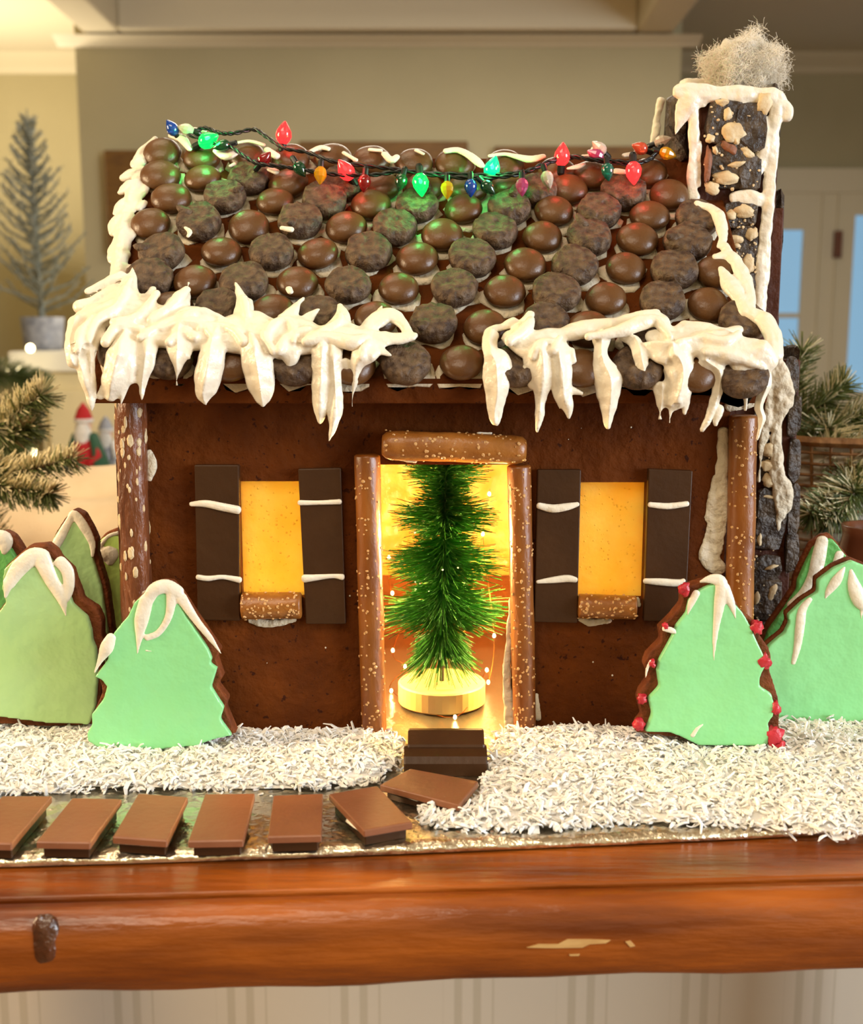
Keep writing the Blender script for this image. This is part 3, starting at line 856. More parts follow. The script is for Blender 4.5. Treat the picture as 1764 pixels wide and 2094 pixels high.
# ------------------------------------------------------------------ roof
RX0, RX1 = -15.25, 15.05
def roof_panel(sgn):
    m = MB(); th = 0.95
    def yz(t, dn):   # t along slope 0..1, dn depth below surface
        y = EAVE_Y + (RIDGE_Y - EAVE_Y) * t; z = EAVE_Z + (RIDGE_Z - EAVE_Z) * t
        y += math.sin(PHI) * dn; z -= math.cos(PHI) * dn
        if sgn < 0: y = 2 * RIDGE_Y - y
        return y, z
    prof = [yz(0, 0), yz(1.0, 0), yz(1.0, th * 1.0), yz(0.0, th)]
    if sgn > 0: prof[3] = (EAVE_Y + 0.15, EAVE_Z - 1.15); 
    m.prism([(RX0, y, z) for y, z in prof], (RX1 - RX0, 0, 0))
    return m.build('roof_panel', M_ginger, house, bevel=0.12)
rf = roof_panel(1); rb = roof_panel(-1)
# candy meshes (shared)
def candy_mesh(kind, seed):
    m = MB(); n = 26; q = random.Random(seed)
    if kind == 's':
        prof = [(0.001, 0.0), (0.72, 0.02), (0.98, 0.22), (1.06, 0.42), (1.0, 0.62), (0.85, 0.80), (0.62, 0.93), (0.33, 1.01), (0.001, 1.04)]
    else:
        prof = [(0.001, 0.0), (0.80, 0.0), (1.06, 0.15), (1.18, 0.42), (1.19, 0.72), (1.12, 0.96), (0.96, 1.08), (0.60, 1.08), (0.25, 1.05), (0.001, 1.04)]
    rings = []
    for r, z in prof:
        ring = []
        for k in range(n):
            a = 2 * math.pi * k / n; d = Vector((math.cos(a) * r, math.sin(a) * r, z))
            j = mnoise.noise(d * 1.2 + Vector((seed * 7.1, 0, 0))); j2 = mnoise.noise(d * 3.5 + Vector((0, seed * 3.3, 0)))
            if kind == 's': f = 1 + 0.035 * j; dz = 0.02 * j
            else: f = 1 + 0.09 * j + 0.03 * j2; dz = (0.11 * j2 + 0.1 * j) * min(1, z)
            ring.append(Vector((d.x * f, d.y * f, z + dz)))
        rings.append(ring)
    m.rings(rings)
    if kind == 't':    # drop with a pulled tip
        a = q.uniform(0, 6.28); base = Vector((math.cos(a) * 0.6, math.sin(a) * 0.6, 0.8)); tip = Vector((math.cos(a) * 1.15, math.sin(a) * 1.15, 1.2))
        m.tube([base, (base + tip) / 2 + Vector((0, 0, 0.05)), tip, tip + (tip - base).normalized() * 0.12], [0.42, 0.26, 0.15, 0.03], 10)
    me = m.mesh('chocolate_candy', (0, 0, 0), True)
    me.materials.append(M_mint if kind == 's' else M_drop)
    return me
CM = {'s': [candy_mesh('s', i) for i in range(3)], 'k': [candy_mesh('k', i + 10) for i in range(6)], 't': [candy_mesh('t', i + 20) for i in range(4)]}
cand = [(331, 311, 's'), (413, 320, 's'), (505, 318, 's'), (595, 323, 's'), (679, 322, 's'), (759, 327, 's'), (847, 332, 's'), (929, 334, 's'), (1032, 336, 's'), (1139, 350, 's'), (1209, 357, 's'), (1327, 352, 's'),
        (327, 358, 's'), (415, 364, 's'), (508, 364, 'k'), (592, 375, 's'), (700, 375, 'k'), (781, 380, 's'), (866, 380, 's'), (954, 386, 's'), (1041, 379, 's'), (1096, 390, 'k'), (1161, 386, 's'), (1275, 393, 'k'), (1368, 396, 's'),
        (349, 405, 's'), (460, 402, 't'), (562, 411, 's'), (663, 409, 'k'), (759, 418, 's'), (852, 420, 't'), (949, 425, 's'), (1041, 425, 't'), (1132, 430, 's'), (1223, 432, 'k'), (1329, 441, 's'), (1425, 446, 'k'),
        (308, 455, 's'), (408, 454, 't'), (508, 461, 's'), (612, 452, 't'), (709, 464, 's'), (806, 464, 'k'), (904, 479, 's'), (1010, 474, 'k'), (1109, 482, 's'), (1202, 486, 't'), (1302, 488, 's'), (1405, 497, 't'),
        (333, 516, 't'), (451, 515, 's'), (553, 516, 'k'), (652, 518, 's'), (754, 514, 'k'), (854, 528, 's'), (963, 527, 'k'), (1073, 540, 's'), (1175, 543, 'k'), (1279, 546, 's'), (1378, 553, 'k'), (1467, 556, 's'),
        (305, 570, 'k'), (399, 575, 's'), (497, 579, 'k'), (607, 577, 's'), (711, 584, 'k'), (815, 588, 's'), (929, 588, 'k'), (1032, 594, 's'), (1136, 599, 'k'), (1240, 608, 's'), (1354, 614, 'k'), (1448, 620, 's'), (1517, 656, 'k'),
        (265, 628, 's'), (350, 630, 's'), (447, 632, 'k'), (558, 636, 's'), (652, 645, 'k'), (768, 650, 's'), (887, 662, 't'), (993, 668, 's'), (1112, 662, 'k'), (1205, 672, 's'), (1315, 690, 'k'), (1420, 690, 's'),
        (250, 720, 'k'), (345, 730, 'k'), (478, 742, 's'), (605, 742, 'k'), (720, 745, 's'), (829, 742, 'k'), (945, 740, 's'), (1057, 746, 'k'), (1188, 752, 's'), (1302, 752, 'k'), (1420, 760, 's'), (1520, 770, 'k')]
hl = ORG[house.name]
for i, (x, y, kd) in enumerate(cand):
    h = 0.50 if kd == 's' else 0.56
    p = roof(x, y, h) - RN * (h - 0.02)
    me = CM[kd][i % len(CM[kd])]
    o = bpy.data.objects.new('chocolate_mint' if kd == 's' else 'chocolate_drop', me); COL.objects.link(o); o.parent = rf
    s_ = (0.97 if kd == 's' else 0.94) * rnd.uniform(0.95, 1.04)
    tilt = Matrix.Rotation(rnd.gauss(0, 0.06), 4, 'X') @ Matrix.Rotation(rnd.gauss(0, 0.06), 4, 'Y')
    spin = rnd.uniform(0, 6.28)
    o.matrix_local = Matrix.Translation((p - hl) * S) @ Matrix.Rotation(PHI, 4, 'X') @ tilt @ Matrix.Rotation(spin, 4, 'Z') @ Matrix.Diagonal((s_, s_, s_, 1))
# thin icing bed showing between the candies
m = MB()
for i, (x, y, kd) in enumerate(cand):
    p = roof(x, y, 0.5) - RN * 0.5
    a0 = rnd.uniform(0, 6.28); r0 = rnd.uniform(1.0, 1.2)
    U = Vector((1, 0, 0)); Wv = Vector((0, math.cos(PHI), math.sin(PHI)))
    off = U * rnd.uniform(-0.12, 0.22) - Wv * rnd.uniform(0.0, 0.2)
    rr = [r0 * (1 + 0.16 * math.sin(3 * a + a0) + 0.1 * math.sin(5 * a + a0 * 2)) for a in [2 * math.pi * k / 16 for k in range(16)]]
    def ringq(f, lift): return [Vector((min(max(v.x, RX0 + .1), RX1 - .1), max(v.y, EAVE_Y + 0.03), v.z)) for v in [p + off + (U * math.cos(2 * math.pi * k / 16) + Wv * math.sin(2 * math.pi * k / 16)) * rr[k] * f + RN * lift for k in range(16)]]
    m.rings([ringq(1.0, -0.05), ringq(1.0, 0.05), ringq(0.85, 0.12)])
m.build('icing_bed', M_icing_dull, rf, smooth=True)

# --- icing along the eave
Lst = [
 [(190, 645, 30), (240, 640, 42), (300, 652, 46), (345, 668, 38), (400, 662, 48), (450, 676, 36), (500, 670, 48), (560, 688, 40), (600, 676, 44), (650, 692, 34), (690, 684, 36), (740, 690, 30), (800, 692, 20), (845, 690, 7)],
 [(250, 690, 22), (330, 688, 26), (400, 692, 28), (470, 698, 28), (540, 705, 28), (620, 705, 24), (680, 700, 20)],
 [(262, 625, 34), (262, 590, 24), (268, 565, 11), (271, 546, 2)], [(290, 640, 30), (312, 590, 10)], [(350, 650, 32), (368, 622, 24), (380, 600, 12), (386, 576, 2)],
 [(495, 660, 28), (496, 622, 18), (490, 600, 10), (482, 579, 2)], [(500, 640, 20), (508, 616, 9)], [(590, 655, 25), (606, 625, 10), (621, 610, 3)], [(620, 660, 22), (650, 632, 6)], [(690, 672, 34), (698, 645, 20), (695, 624, 6)],
 [(735, 692, 20), (768, 658, 22), (798, 645, 20), (825, 665, 14), (838, 685, 8)], [(770, 650, 10), (781, 625, 3)], [(785, 702, 12), (820, 688, 8), (850, 685, 6)], [(770, 712, 16), (800, 727, 4)],
 [(178, 596, 12), (215, 578, 13), (250, 562, 14)], [(165, 628, 16), (200, 612, 18), (240, 592, 20)], [(155, 700, 20), (170, 660, 22), (200, 640, 24), (240, 612, 24)],
 [(180, 715, 20), (195, 672, 22), (215, 640, 20)], [(160, 660, 20), (147, 700, 16), (150, 735, 18), (160, 750, 10)], [(215, 650, 16), (250, 655, 12), (285, 660, 10)], [(225, 690, 20), (250, 690, 24), (300, 690, 20)],
 [(165, 735, 15), (175, 770, 17), (184, 805, 11), (188, 840, 2)], [(186, 715, 9), (188, 800, 9), (189, 832, 2)],
 [(262, 690, 24), (250, 730, 30), (238, 780, 31), (226, 812, 14)], [(264, 700, 16), (257, 770, 17), (247, 828, 2)], [(216, 795, 10), (204, 812, 8)],
 [(305, 695, 18), (298, 750, 17), (291, 792, 11), (290, 818, 3)], [(275, 700, 14), (268, 780, 12)],
 [(370, 690, 34), (365, 725, 22), (362, 762, 7), (361, 792, 1.5)], [(386, 700, 12), (387, 734, 2)],
 [(445, 690, 28), (432, 730, 27), (424, 780, 27), (418, 808, 19), (421, 828, 4)],
 [(515, 700, 26), (528, 740, 31), (535, 790, 29), (537, 818, 17), (538, 828, 7)],
 [(525, 718, 12), (560, 705, 30), (590, 720, 28), (592, 747, 6)], [(560, 690, 35), (620, 690, 32), (640, 682, 20)], [(515, 725, 8), (530, 735, 10)],
 [(660, 700, 22), (658, 760, 21), (655, 820, 16), (654, 866, 9)], [(678, 690, 16), (684, 760, 16), (687, 820, 16), (681, 868, 12), (672, 903, 3)],
 [(755, 715, 26), (732, 742, 16), (725, 778, 8), (721, 808, 4), (719, 836, 1.2)], [(700, 690, 12), (714, 712, 2)], [(705, 740, 10), (715, 770, 3)]]

CrL = [[(285, 690), (330, 665), (380, 650), (420, 640), (470, 655)], [(305, 655), (345, 630), (384, 590)], [(440, 690), (420, 668), (380, 662), (330, 672)], [(500, 700), (478, 672), (440, 664), (410, 672)], [(560, 720), (545, 690), (560, 665), (590, 650)],
       [(600, 700), (598, 670), (590, 655)], [(640, 690), (690, 660), (695, 640)], [(620, 700), (670, 690), (720, 700), (750, 690)], [(180, 700), (195, 660), (240, 630), (268, 570)], [(160, 720), (165, 680), (190, 650)], [(230, 660), (280, 650), (320, 600)], [(505, 650), (495, 610)], [(215, 700), (240, 670), (290, 672)], [(345, 700), (370, 680), (400, 690)], [(570, 720), (585, 690), (630, 672)]]
CrR = [[(1040, 700), (1075, 672), (1085, 650)], [(1130, 720), (1145, 690)], [(1200, 690), (1260, 680), (1310, 660), (1345, 655), (1370, 690)], [(1390, 700), (1430, 690), (1480, 700), (1512, 680)], [(1440, 720), (1500, 730), (1555, 750)], [(1380, 760), (1385, 820)], [(1090, 730), (1110, 700), (1135, 700)]]
def crests(m, lst):
    for c in lst:
        k = len(c); stroke(m, [(x, y, 5 + 8 * math.sin(math.pi * (i + 0.6) / (k + 0.2))) for i, (x, y) in enumerate(c)], lambda x, y: eave(x, y, 1.72, -3.3), flat=0.9, tmax=0.3)
m = MB(); crests(m, CrL)
for s_ in Lst: stroke(m, s_, eave, flat=0.62, tmax=0.5, ridge=0.7 if s_[-1][1] - s_[0][1] > 55 else 0.0, n=12)
m.build('eave_icing', M_icing, house, remesh=0.06, iters=3, disp=(0.42, 1.7))
Rst = [
 [(1005, 685, 16), (1000, 715, 18), (1012, 745, 32), (1015, 800, 26), (1010, 845, 16), (1012, 864, 9)], [(1028, 735, 14), (1022, 845, 8), (1016, 872, 2)],
 [(993, 700, 7), (1000, 678, 9), (1030, 667, 11), (1052, 657, 11)], [(1050, 690, 18), (1072, 662, 14), (1085, 641, 9)], [(1060, 700, 18), (1090, 700, 28), (1120, 692, 25), (1145, 688, 20)], [(1140, 692, 15), (1146, 681, 15)],
 [(1060, 685, 12), (1080, 690, 12)], [(1075, 755, 9), (1085, 785, 8), (1088, 796, 2)], [(1080, 720, 12), (1090, 760, 12)],
 [(1105, 720, 30), (1108, 770, 26), (1104, 810, 12), (1102, 850, 9), (1097, 886, 1.5)], [(1140, 720, 26), (1146, 770, 22), (1150, 808, 18), (1160, 836, 10), (1163, 856, 1.5)], [(1134, 785, 9), (1144, 836, 1.5)], [(1160, 795, 10), (1190, 805, 1.5)], [(1165, 715, 14), (1172, 738, 9)],
 [(1040, 690, 20), (1090, 712, 30), (1150, 712, 26)], [(1330, 690, 14), (1400, 700, 30), (1470, 715, 36), (1545, 722, 30)],
 [(1150, 685, 18), (1185, 677, 22), (1220, 668, 20), (1260, 665, 18), (1290, 652, 17), (1330, 645, 15), (1352, 654, 14), (1370, 682, 13), (1385, 702, 12)], [(1318, 640, 8), (1345, 640, 10)],
 [(1230, 690, 20), (1228, 728, 18), (1243, 770, 29), (1245, 800, 25), (1243, 840, 18), (1242, 874, 11)],
 [(1272, 690, 9), (1297, 702, 15), (1310, 740, 16), (1316, 770, 10), (1316, 780, 2)],
 [(1320, 712, 16), (1350, 720, 28), (1378, 728, 36), (1390, 760, 34), (1382, 805, 30), (1372, 825, 20)], [(1352, 790, 16), (1350, 833, 9), (1349, 861, 1.5)], [(1372, 815, 12), (1368, 868, 1.5)], [(1402, 795, 14), (1399, 848, 1.5)],
 [(1440, 738, 20), (1467, 760, 18), (1466, 800, 14), (1451, 848, 7), (1433, 882, 1.5)], [(1468, 835, 11), (1462, 870, 1.5)],
 [(1390, 705, 30), (1440, 702, 34), (1490, 710, 40), (1540, 722, 34), (1572, 742, 22)], [(1400, 670, 16), (1440, 672, 14), (1480, 682, 14), (1512, 672, 11)], [(1510, 740, 30), (1550, 740, 28)], [(1400, 664, 12), (1385, 675, 14)],
 [(1520, 768, 14), (1524, 800, 6), (1524, 840, 1.5)], [(1556, 750, 20), (1564, 790, 13), (1551, 830, 10), (1557, 858, 11), (1546, 903, 1.5)]]
m = MB(); crests(m, CrR)
for s_ in Rst: stroke(m, s_, eave, flat=0.62, tmax=0.5, ridge=0.7 if s_[-1][1] - s_[0][1] > 55 else 0.0, n=12)
m.build('eave_icing', M_icing, house, remesh=0.06, iters=3, disp=(0.42, 1.7))
# --- icing up the sloping edges and on the ridge
m = MB()
for s_ in [[(318, 285, 10), (296, 312, 14), (276, 340, 12)], [(300, 322, 14), (278, 338, 17)], [(296, 346, 10), (270, 356, 16), (252, 364, 10)], [(286, 376, 13), (262, 384, 17), (246, 394, 8)], [(300, 380, 10), (286, 400, 13), (270, 415, 10)],
           [(272, 402, 13), (248, 424, 14), (236, 438, 7)], [(296, 414, 10), (282, 428, 10)], [(258, 436, 13), (236, 458, 14), (230, 478, 8)], [(280, 470, 13), (262, 486, 14), (248, 508, 9)], [(248, 478, 13), (234, 510, 14), (228, 535, 9)],
           [(256, 520, 14), (240, 548, 16), (230, 566, 10)], [(250, 548, 14), (230, 580, 14)], [(268, 545, 10), (250, 565, 14)], [(262, 440, 18), (250, 490, 20), (244, 540, 20), (240, 590, 20)], [(290, 360, 16), (270, 400, 16), (258, 440, 16)]]:
    stroke(m, s_, lambda x, y: (Vector((max(roof(x, y, 0.35).x, RX0 - 0.8), roof(x, y, 0.35).y, roof(x, y, 0.35).z)), RN), flat=0.6, tmax=0.45)
m.build('edge_icing', M_icing, house, remesh=0.06, iters=2, disp=(0.3, 1.3))
m = MB()
for s_ in [[(1425, 419, 11), (1455, 428, 14), (1473, 452, 13), (1477, 488, 11), (1468, 506, 6)], [(1460, 525, 11), (1495, 526, 14), (1515, 560, 17), (1528, 600, 16), (1530, 630, 12)], [(1472, 545, 9), (1490, 578, 18), (1510, 610, 18), (1525, 640, 15)],
           [(1530, 640, 14), (1565, 658, 20), (1580, 690, 20), (1583, 725, 20)], [(1495, 535, 12), (1478, 500, 10)]]:
    stroke(m, s_, roofs(1.0), flat=0.6, tmax=0.4)
m.build('edge_icing', M_icing, house, remesh=0.06, iters=2, disp=(0.3, 1.3))
for cl in clusters([[(350, 276, 9), (372, 284, 11), (388, 306, 6)], [(440, 308, 7), (462, 320, 11), (482, 312, 8)], [(480, 293, 4), (510, 289, 5), (540, 297, 5)], [(545, 306, 8), (566, 320, 9)], [(550, 345, 7), (566, 352, 8)], [(632, 311, 5), (655, 302, 7), (672, 305, 6)],
           [(702, 312, 5), (720, 323, 5), (728, 328, 6)], [(755, 306, 5), (780, 308, 5)], [(785, 314, 7), (800, 328, 9), (812, 320, 7)], [(850, 307, 5), (866, 315, 4)], [(910, 309, 7), (935, 307, 8), (958, 317, 9), (975, 330, 10), (986, 340, 7)],
           [(1000, 319, 5), (1030, 315, 5), (1055, 320, 7), (1085, 326, 10), (1112, 319, 6)], [(1160, 345, 4), (1182, 341, 7), (1195, 335, 4)], [(1212, 305, 7), (1235, 304, 5)], [(1190, 320, 5), (1215, 318, 6)], [(1275, 318, 6), (1305, 312, 6), (1325, 305, 4)], [(1258, 350, 8), (1275, 352, 8)],
           [(395, 265, 7), (420, 268, 5)], [(590, 590, 8), (594, 598, 7)], [(378, 465, 4), (388, 474, 6), (384, 484, 4)], [(575, 466, 6), (596, 470, 8)], [(470, 340, 4), (480, 335, 5)]]):
    m = MB()
    for s_ in cl: stroke(m, s_, roofs(1.15 if s_[0][1] < 400 else 1.2), flat=0.6, tmax=0.3)
    m.build('icing_dab', M_icing, rf, remesh=0.05, iters=2)

# ------------------------------------------------------------------ chimney
CY0, CY1 = 6.9, 11.8
cx0 = at(1428, 300, CY0).x; cx1 = at(1592, 300, CY0).x; ctz = at(1500, 192, CY0).z
lx1 = at(1622, 1000, CY0).x; lz = at(1560, 405, CY0).z
m = MB(); m.box(cx0, cx1, CY0, CY1, 14.0, ctz); sz = at(1600, 735, CY0).z; m.box(cx0 + 0.75, at(1596, 560, CY0).x, CY0 - 0.05, CY1 + 0.1, sz - 0.5, lz - 0.5); m.box(cx0 + 0.75, lx1, CY0 - 0.1, CY1 + 0.3, G0, sz)
ch = m.build('chimney', M_cut, house, bevel=0.08)
def chunk(px, py, w, h, Y, th, mat, name, seed, nrm='f', rot=0.0, npt=26, par=ch, sq=0.0):
    q = random.Random(seed); c = at(px, py, Y); a = px2cm(w, c); b = px2cm(h, c); pts = []
    for _ in range(npt):
        u = q.uniform(-1, 1); v = q.uniform(-1, 1); z = q.uniform(-1, 1); l = math.sqrt(u * u + v * v)
        mxx = max(abs(u), abs(v))
        if l > 0: 
            k = (1 - sq) / l + sq / mxx
            k *= q.uniform(0.75, 1.0)
            u *= k; v *= k
        d = Vector((u * a, 0, v * b)); d = Matrix.Rotation(rot, 3, 'Y') @ d
        if nrm == 'f': pts.append(c + d + Vector((0, -th * (z * 0.5 + 0.5), 0)))
        else: pts.append(c + Vector(((1 if nrm == 'r' else -1) * th * (z * 0.5 + 0.5), d.x, d.z)))
    m = MB(); m.hull(pts); return m.build(name, mat, par, bevel=None)
bk = [(1478, 255, 40, 52, 0.45), (1530, 260, 34, 54, 0.5), (1486, 340, 40, 52, 0.5), (1530, 355, 24, 38, 0.5), (1510, 440, 38, 30, 0.4), (1512, 500, 34, 40, 0.45), (1525, 560, 24, 40, 0.4),
      (1560, 860, 26, 30, 0.4), (1572, 945, 26, 60, 0.3), (1570, 1060, 36, 68, 0.55), (1560, 1160, 34, 30, 0.45), (1562, 1222, 36, 48, 0.5), (1556, 1300, 36, 34, 0.4), (1570, 1380, 40, 50, 0.4), (1616, 770, 16, 44, 0.35), (1620, 850, 15, 46, 0.4), (1622, 940, 15, 50, 0.35), (1620, 1040, 15, 56, 0.4), (1616, 1130, 16, 46, 0.4)]
for i, (x, y, w, h, t) in enumerate(bk): chunk(x, y, w, h, CY0 - 0.08, t, M_bark, 'bark_chunk', 100 + i, npt=40, sq=0.6)
# bark stuck to the side faces
for i, (x, y, w, h) in enumerate([(1362, 240, 30, 55), (1368, 300, 26, 40)]):
    c = at(x, y, CY1 - 1.6); q = random.Random(i + 60); pts = []
    for _ in range(40):
        pts.append(Vector((cx0 - q.uniform(0, 1.0), c.y + q.uniform(-1.4, 1.4), c.z + q.uniform(-1, 1) * px2cm(h, c))))
    m = MB(); m.hull(pts); m.build('bark_chunk', M_bark, ch)
for i, (y, h, ox) in enumerate([(230, 60, 0.0), (320, 50, 0.0), (480, 90, 0.25), (640, 70, 0.2), (760, 60, 0.7), (880, 70, 0.5), (1010, 60, 0.5)]):
    xx = cx1 if y < 405 else at(1596, 560, CY0).x if y < 700 else lx1 - 0.1
    c = at(1600, y, CY0 + 1.4); q = random.Random(i + 80); pts = []
    for _ in range(40):
        pts.append(Vector((xx - 0.1 + q.uniform(0, 0.35), c.y + q.uniform(-1.1, 1.3), c.z + q.uniform(-1, 1) * px2cm(h, c))))
    m = MB(); m.hull(pts); m.build('bark_chunk', M_bark, ch)
nuts = [(1499, 268, 26, 22, 0, M_almond), (1487, 234, 10, 12, 0, M_almond), (1477, 209, 14, 7, 0, M_almond), (1562, 213, 15, 22, 0.1, M_almond), (1490, 303, 22, 9, 0.65, M_almskin), (1452, 284, 9, 9, 0, M_almond), (1484, 364, 26, 15, 0, M_almond),
        (1506, 336, 17, 6, -0.2, M_almond), (1526, 311, 17, 8, 0.6, M_almond), (1456, 384, 16, 12, 0.3, M_almond), (1447, 335, 8, 36, 0.05, M_almskin), (1462, 308, 5, 9, -0.4, M_almond), (1504, 290, 9, 6, 0.9, M_almond),
        (1521, 432, 20, 13, 0.15, M_almond), (1493, 440, 12, 10, -0.3, M_almond), (1504, 489, 18, 8, 0.1, M_almond), (1537, 478, 12, 14, 0, M_almond), (1506, 503, 8, 5, 0, M_almond), (1530, 540, 12, 22, 0.1, M_almond),
        (1572, 920, 14, 16, 0, M_almond), (1570, 952, 16, 12, 0.2, M_almond), (1572, 982, 15, 14, 0, M_almond), (1577, 1017, 26, 4, 0.15, M_almond), (1552, 1100, 6, 16, 0, M_almond), (1578, 1212, 9, 18, 0.2, M_almond), (1547, 1222, 7, 14, 0.2, M_almond), (1576, 1160, 14, 4, -0.3, M_almond)]
for i, (x, y, w, h, ro, mm) in enumerate(nuts):
    c = at(x, y, CY0 - 0.48); m = MB(); m.ball((0, 0, 0), px2cm(w, c), 0.16, px2cm(h, c), 16, 10, 0.4, 200 + i * 1.7)
    rot = Matrix.Rotation(ro, 3, 'Y') @ Matrix.Rotation(rnd.uniform(-0.2, 0.2), 3, 'X'); m.v = [c + rot @ v for v in m.v]
    m.build('almond_piece', mm, ch, smooth=True)
m = MB(); q = random.Random(5)
for _ in range(120):
    y = q.choice([q.uniform(215, 390), q.uniform(425, 560), q.uniform(900, 1280)]); x = q.uniform(1440, 1555) if y < 400 else q.uniform(1490, 1545) if y < 600 else q.uniform(1545, 1590)
    p = at(x, y, CY0 - 0.5); r = q.uniform(0.03, 0.09); m.ball(p, r, r * 0.7, r * q.uniform(0.6, 1.2), 6, 4, 0.4, q.random() * 9)
m.build('nut_crumbs', M_almond, ch, kind='stuff')
# icing on the chimney
m = MB()
cap = [[(1385, 185, 16), (1420, 190, 22), (1460, 192, 20), (1500, 192, 18), (1545, 195, 18), (1585, 200, 18), (1602, 215, 12)], [(1400, 182, 12), (1396, 176, 8)], [(1415, 200, 24), (1400, 220, 20), (1388, 250, 12), (1380, 275, 2)], [(1430, 200, 20), (1440, 215, 10)],
       [(1595, 205, 12), (1608, 225, 12), (1606, 240, 12)], [(1517, 205, 10), (1521, 225, 9), (1517, 238, 3)], [(1420, 215, 12), (1418, 260, 11), (1417, 320, 11), (1414, 380, 11), (1418, 405, 14)], [(1432, 290, 4), (1428, 380, 6)],
       [(1585, 215, 14), (1583, 260, 14), (1578, 320, 13), (1572, 380, 14), (1568, 440, 14), (1562, 500, 15), (1558, 560, 16), (1553, 620, 16), (1548, 650, 12)], [(1560, 240, 10), (1562, 280, 16), (1556, 330, 15), (1545, 365, 5)], [(1500, 403, 12), (1530, 405, 18), (1560, 410, 14)]]
for s_ in cap: stroke(m, s_, plane(CY0 - 0.3), flat=0.45, tmax=0.35)
m2 = MB()
stroke(m, [(1350, 205, 8), (1345, 235, 9), (1340, 270, 7), (1330, 300, 4)], plane(CY1 - 0.8), flat=0.6, tmax=0.3)
stroke(m, [(1400, 180, 18), (1480, 178, 18), (1560, 182, 18)], plane(CY1 - 1.5), flat=0.8, tmax=0.4)
m.build('chimney_icing', M_icing, ch, remesh=0.06, iters=2, disp=(0.3, 1.1))
m = MB()
for s_ in [[(1590, 745, 16), (1600, 790, 21), (1598, 830, 17), (1590, 870, 13), (1586, 920, 15), (1588, 970, 14), (1600, 1005, 21), (1602, 1032, 18), (1594, 1062, 6)], [(1612, 785, 10), (1614, 830, 7)], [(1593, 1055, 8), (1590, 1085, 4)], [(1580, 700, 14), (1590, 740, 14)], [(1575, 760, 14), (1572, 820, 10), (1566, 870, 11), (1556, 930, 7), (1550, 985, 2)]]:
    stroke(m, s_, plane(CY0 - 0.55), flat=0.45, tmax=0.3)
m.build('chimney_icing', M_icing_dull, ch, remesh=0.06, iters=2, disp=(0.4, 0.9))

# ------------------------------------------------------------------ bottle brush tree in the doorway
TBY = 4.6
tb = at(903, 1390, TBY); 
bz = G0
bt = thing('bottle_brush_tree', 'green bottle brush tree on a pale wooden disc inside the doorway', 'christmas tree', (tb.x, TBY, bz))
dz1_ = at(903, 1392, TBY).z; rdis = px2cm(89, tb)
m = MB(); m.lathe([(rdis * 0.98, bz + 0.05), (rdis, bz + 0.12), (rdis, dz1_ - 0.08), (rdis * 0.97, dz1_), (0.01, dz1_)], (tb.x, TBY, 0), n=40); m.build('wooden_disc', M_beige, bt, smooth=False)
ttop = at(925, 900, TBY).z + 1.0
m = MB(); m.tube([(tb.x, TBY, dz1_), (tb.x + 0.1, TBY, (dz1_ + ttop) / 2), (tb.x + 0.25, TBY, ttop)], [0.12, 0.09, 0.05], 8); m.build('wire_trunk', M_trunk, bt)
m = MB(); q = random.Random(11)
zlo = at(903, 1318, TBY).z
for i in range(6200):
    f = q.random() ** 1.1
    z = zlo + (ttop - zlo) * f
    ang = q.uniform(0, 2 * math.pi)
    tier = 0.84 + 0.30 * math.cos(f * 5 * 2 * math.pi + 0.6 + 0.8 * math.sin(ang))
    Rr = (px2cm(78, tb) * (1 - f) ** 0.8 + px2cm(58, tb)) * tier * q.uniform(0.80, 1.08)
    if f < 0.06: Rr *= 0.7
    droop = -0.22 + 0.45 * f + q.gauss(0, 0.13) - (0.5 if f < 0.1 else 0)
    d = Vector((math.cos(ang), math.sin(ang), droop)).normalized()
    p0 = Vector((tb.x + 0.25 * f, TBY, z)); p1 = p0 + d * Rr
    side = d.cross(Vector((q.uniform(-1, 1), q.uniform(-1, 1), 1))).normalized(); up = d.cross(side)
    w = 0.022
    tri = [side * w, -side * w * 0.5 + up * w * 0.87, -side * w * 0.5 - up * w * 0.87]
    m.add([p0 + t_ for t_ in tri] + [p1 + t_ * 0.8 for t_ in tri], [(0, 1, 4, 3), (1, 2, 5, 4), (2, 0, 3, 5), (3, 4, 5)])
m.build('bristles', M_brush, bt, kind='stuff')

# ------------------------------------------------------------------ warm fairy lights inside
M_led = pmat('warm_led', C(255, 214, 130), emis=(1.0, 0.72, 0.30, 1), estr=14.0)
M_copper = pmat('copper_wire', C(190, 120, 60), rough=0.3, metal=1.0)
fl = thing('fairy_lights', 'copper wire string of warm white fairy lights inside the house', 'string lights', (0, 8, G0))
leds = [(795, 1140, 16), (802, 1213, 14), (851, 1208, 16), (803, 1330, 9), (828, 1363, 7), (800, 1440, 6), (930, 1478, 1.8), (995, 1370, 7), (998, 1395, 6.5), (1010, 1300, 9), (987, 1092, 15), (1000, 1010, 16), (940, 1322, 12), (860, 1460, 8.0)]
pts = [at(x, y, Y) for x, y, Y in leds]
for p in pts: p.z = max(p.z, G0 + 0.15)
m = MB(); cp = catmull([tuple(p) for p in pts], 6); m.tube(cp, 0.02, 5); m.build('wire', M_copper, fl)
lm = MB(); lm.ball((0, 0, 0), 0.09, 0.09, 0.13, 10, 8); lme = lm.mesh('led', (0, 0, 0), True); lme.materials.append(M_led)
for p in pts:
    o = bpy.data.objects.new('led_bulb', lme); COL.objects.link(o); o.parent = fl; o.location = (p - ORG[fl.name]) * S
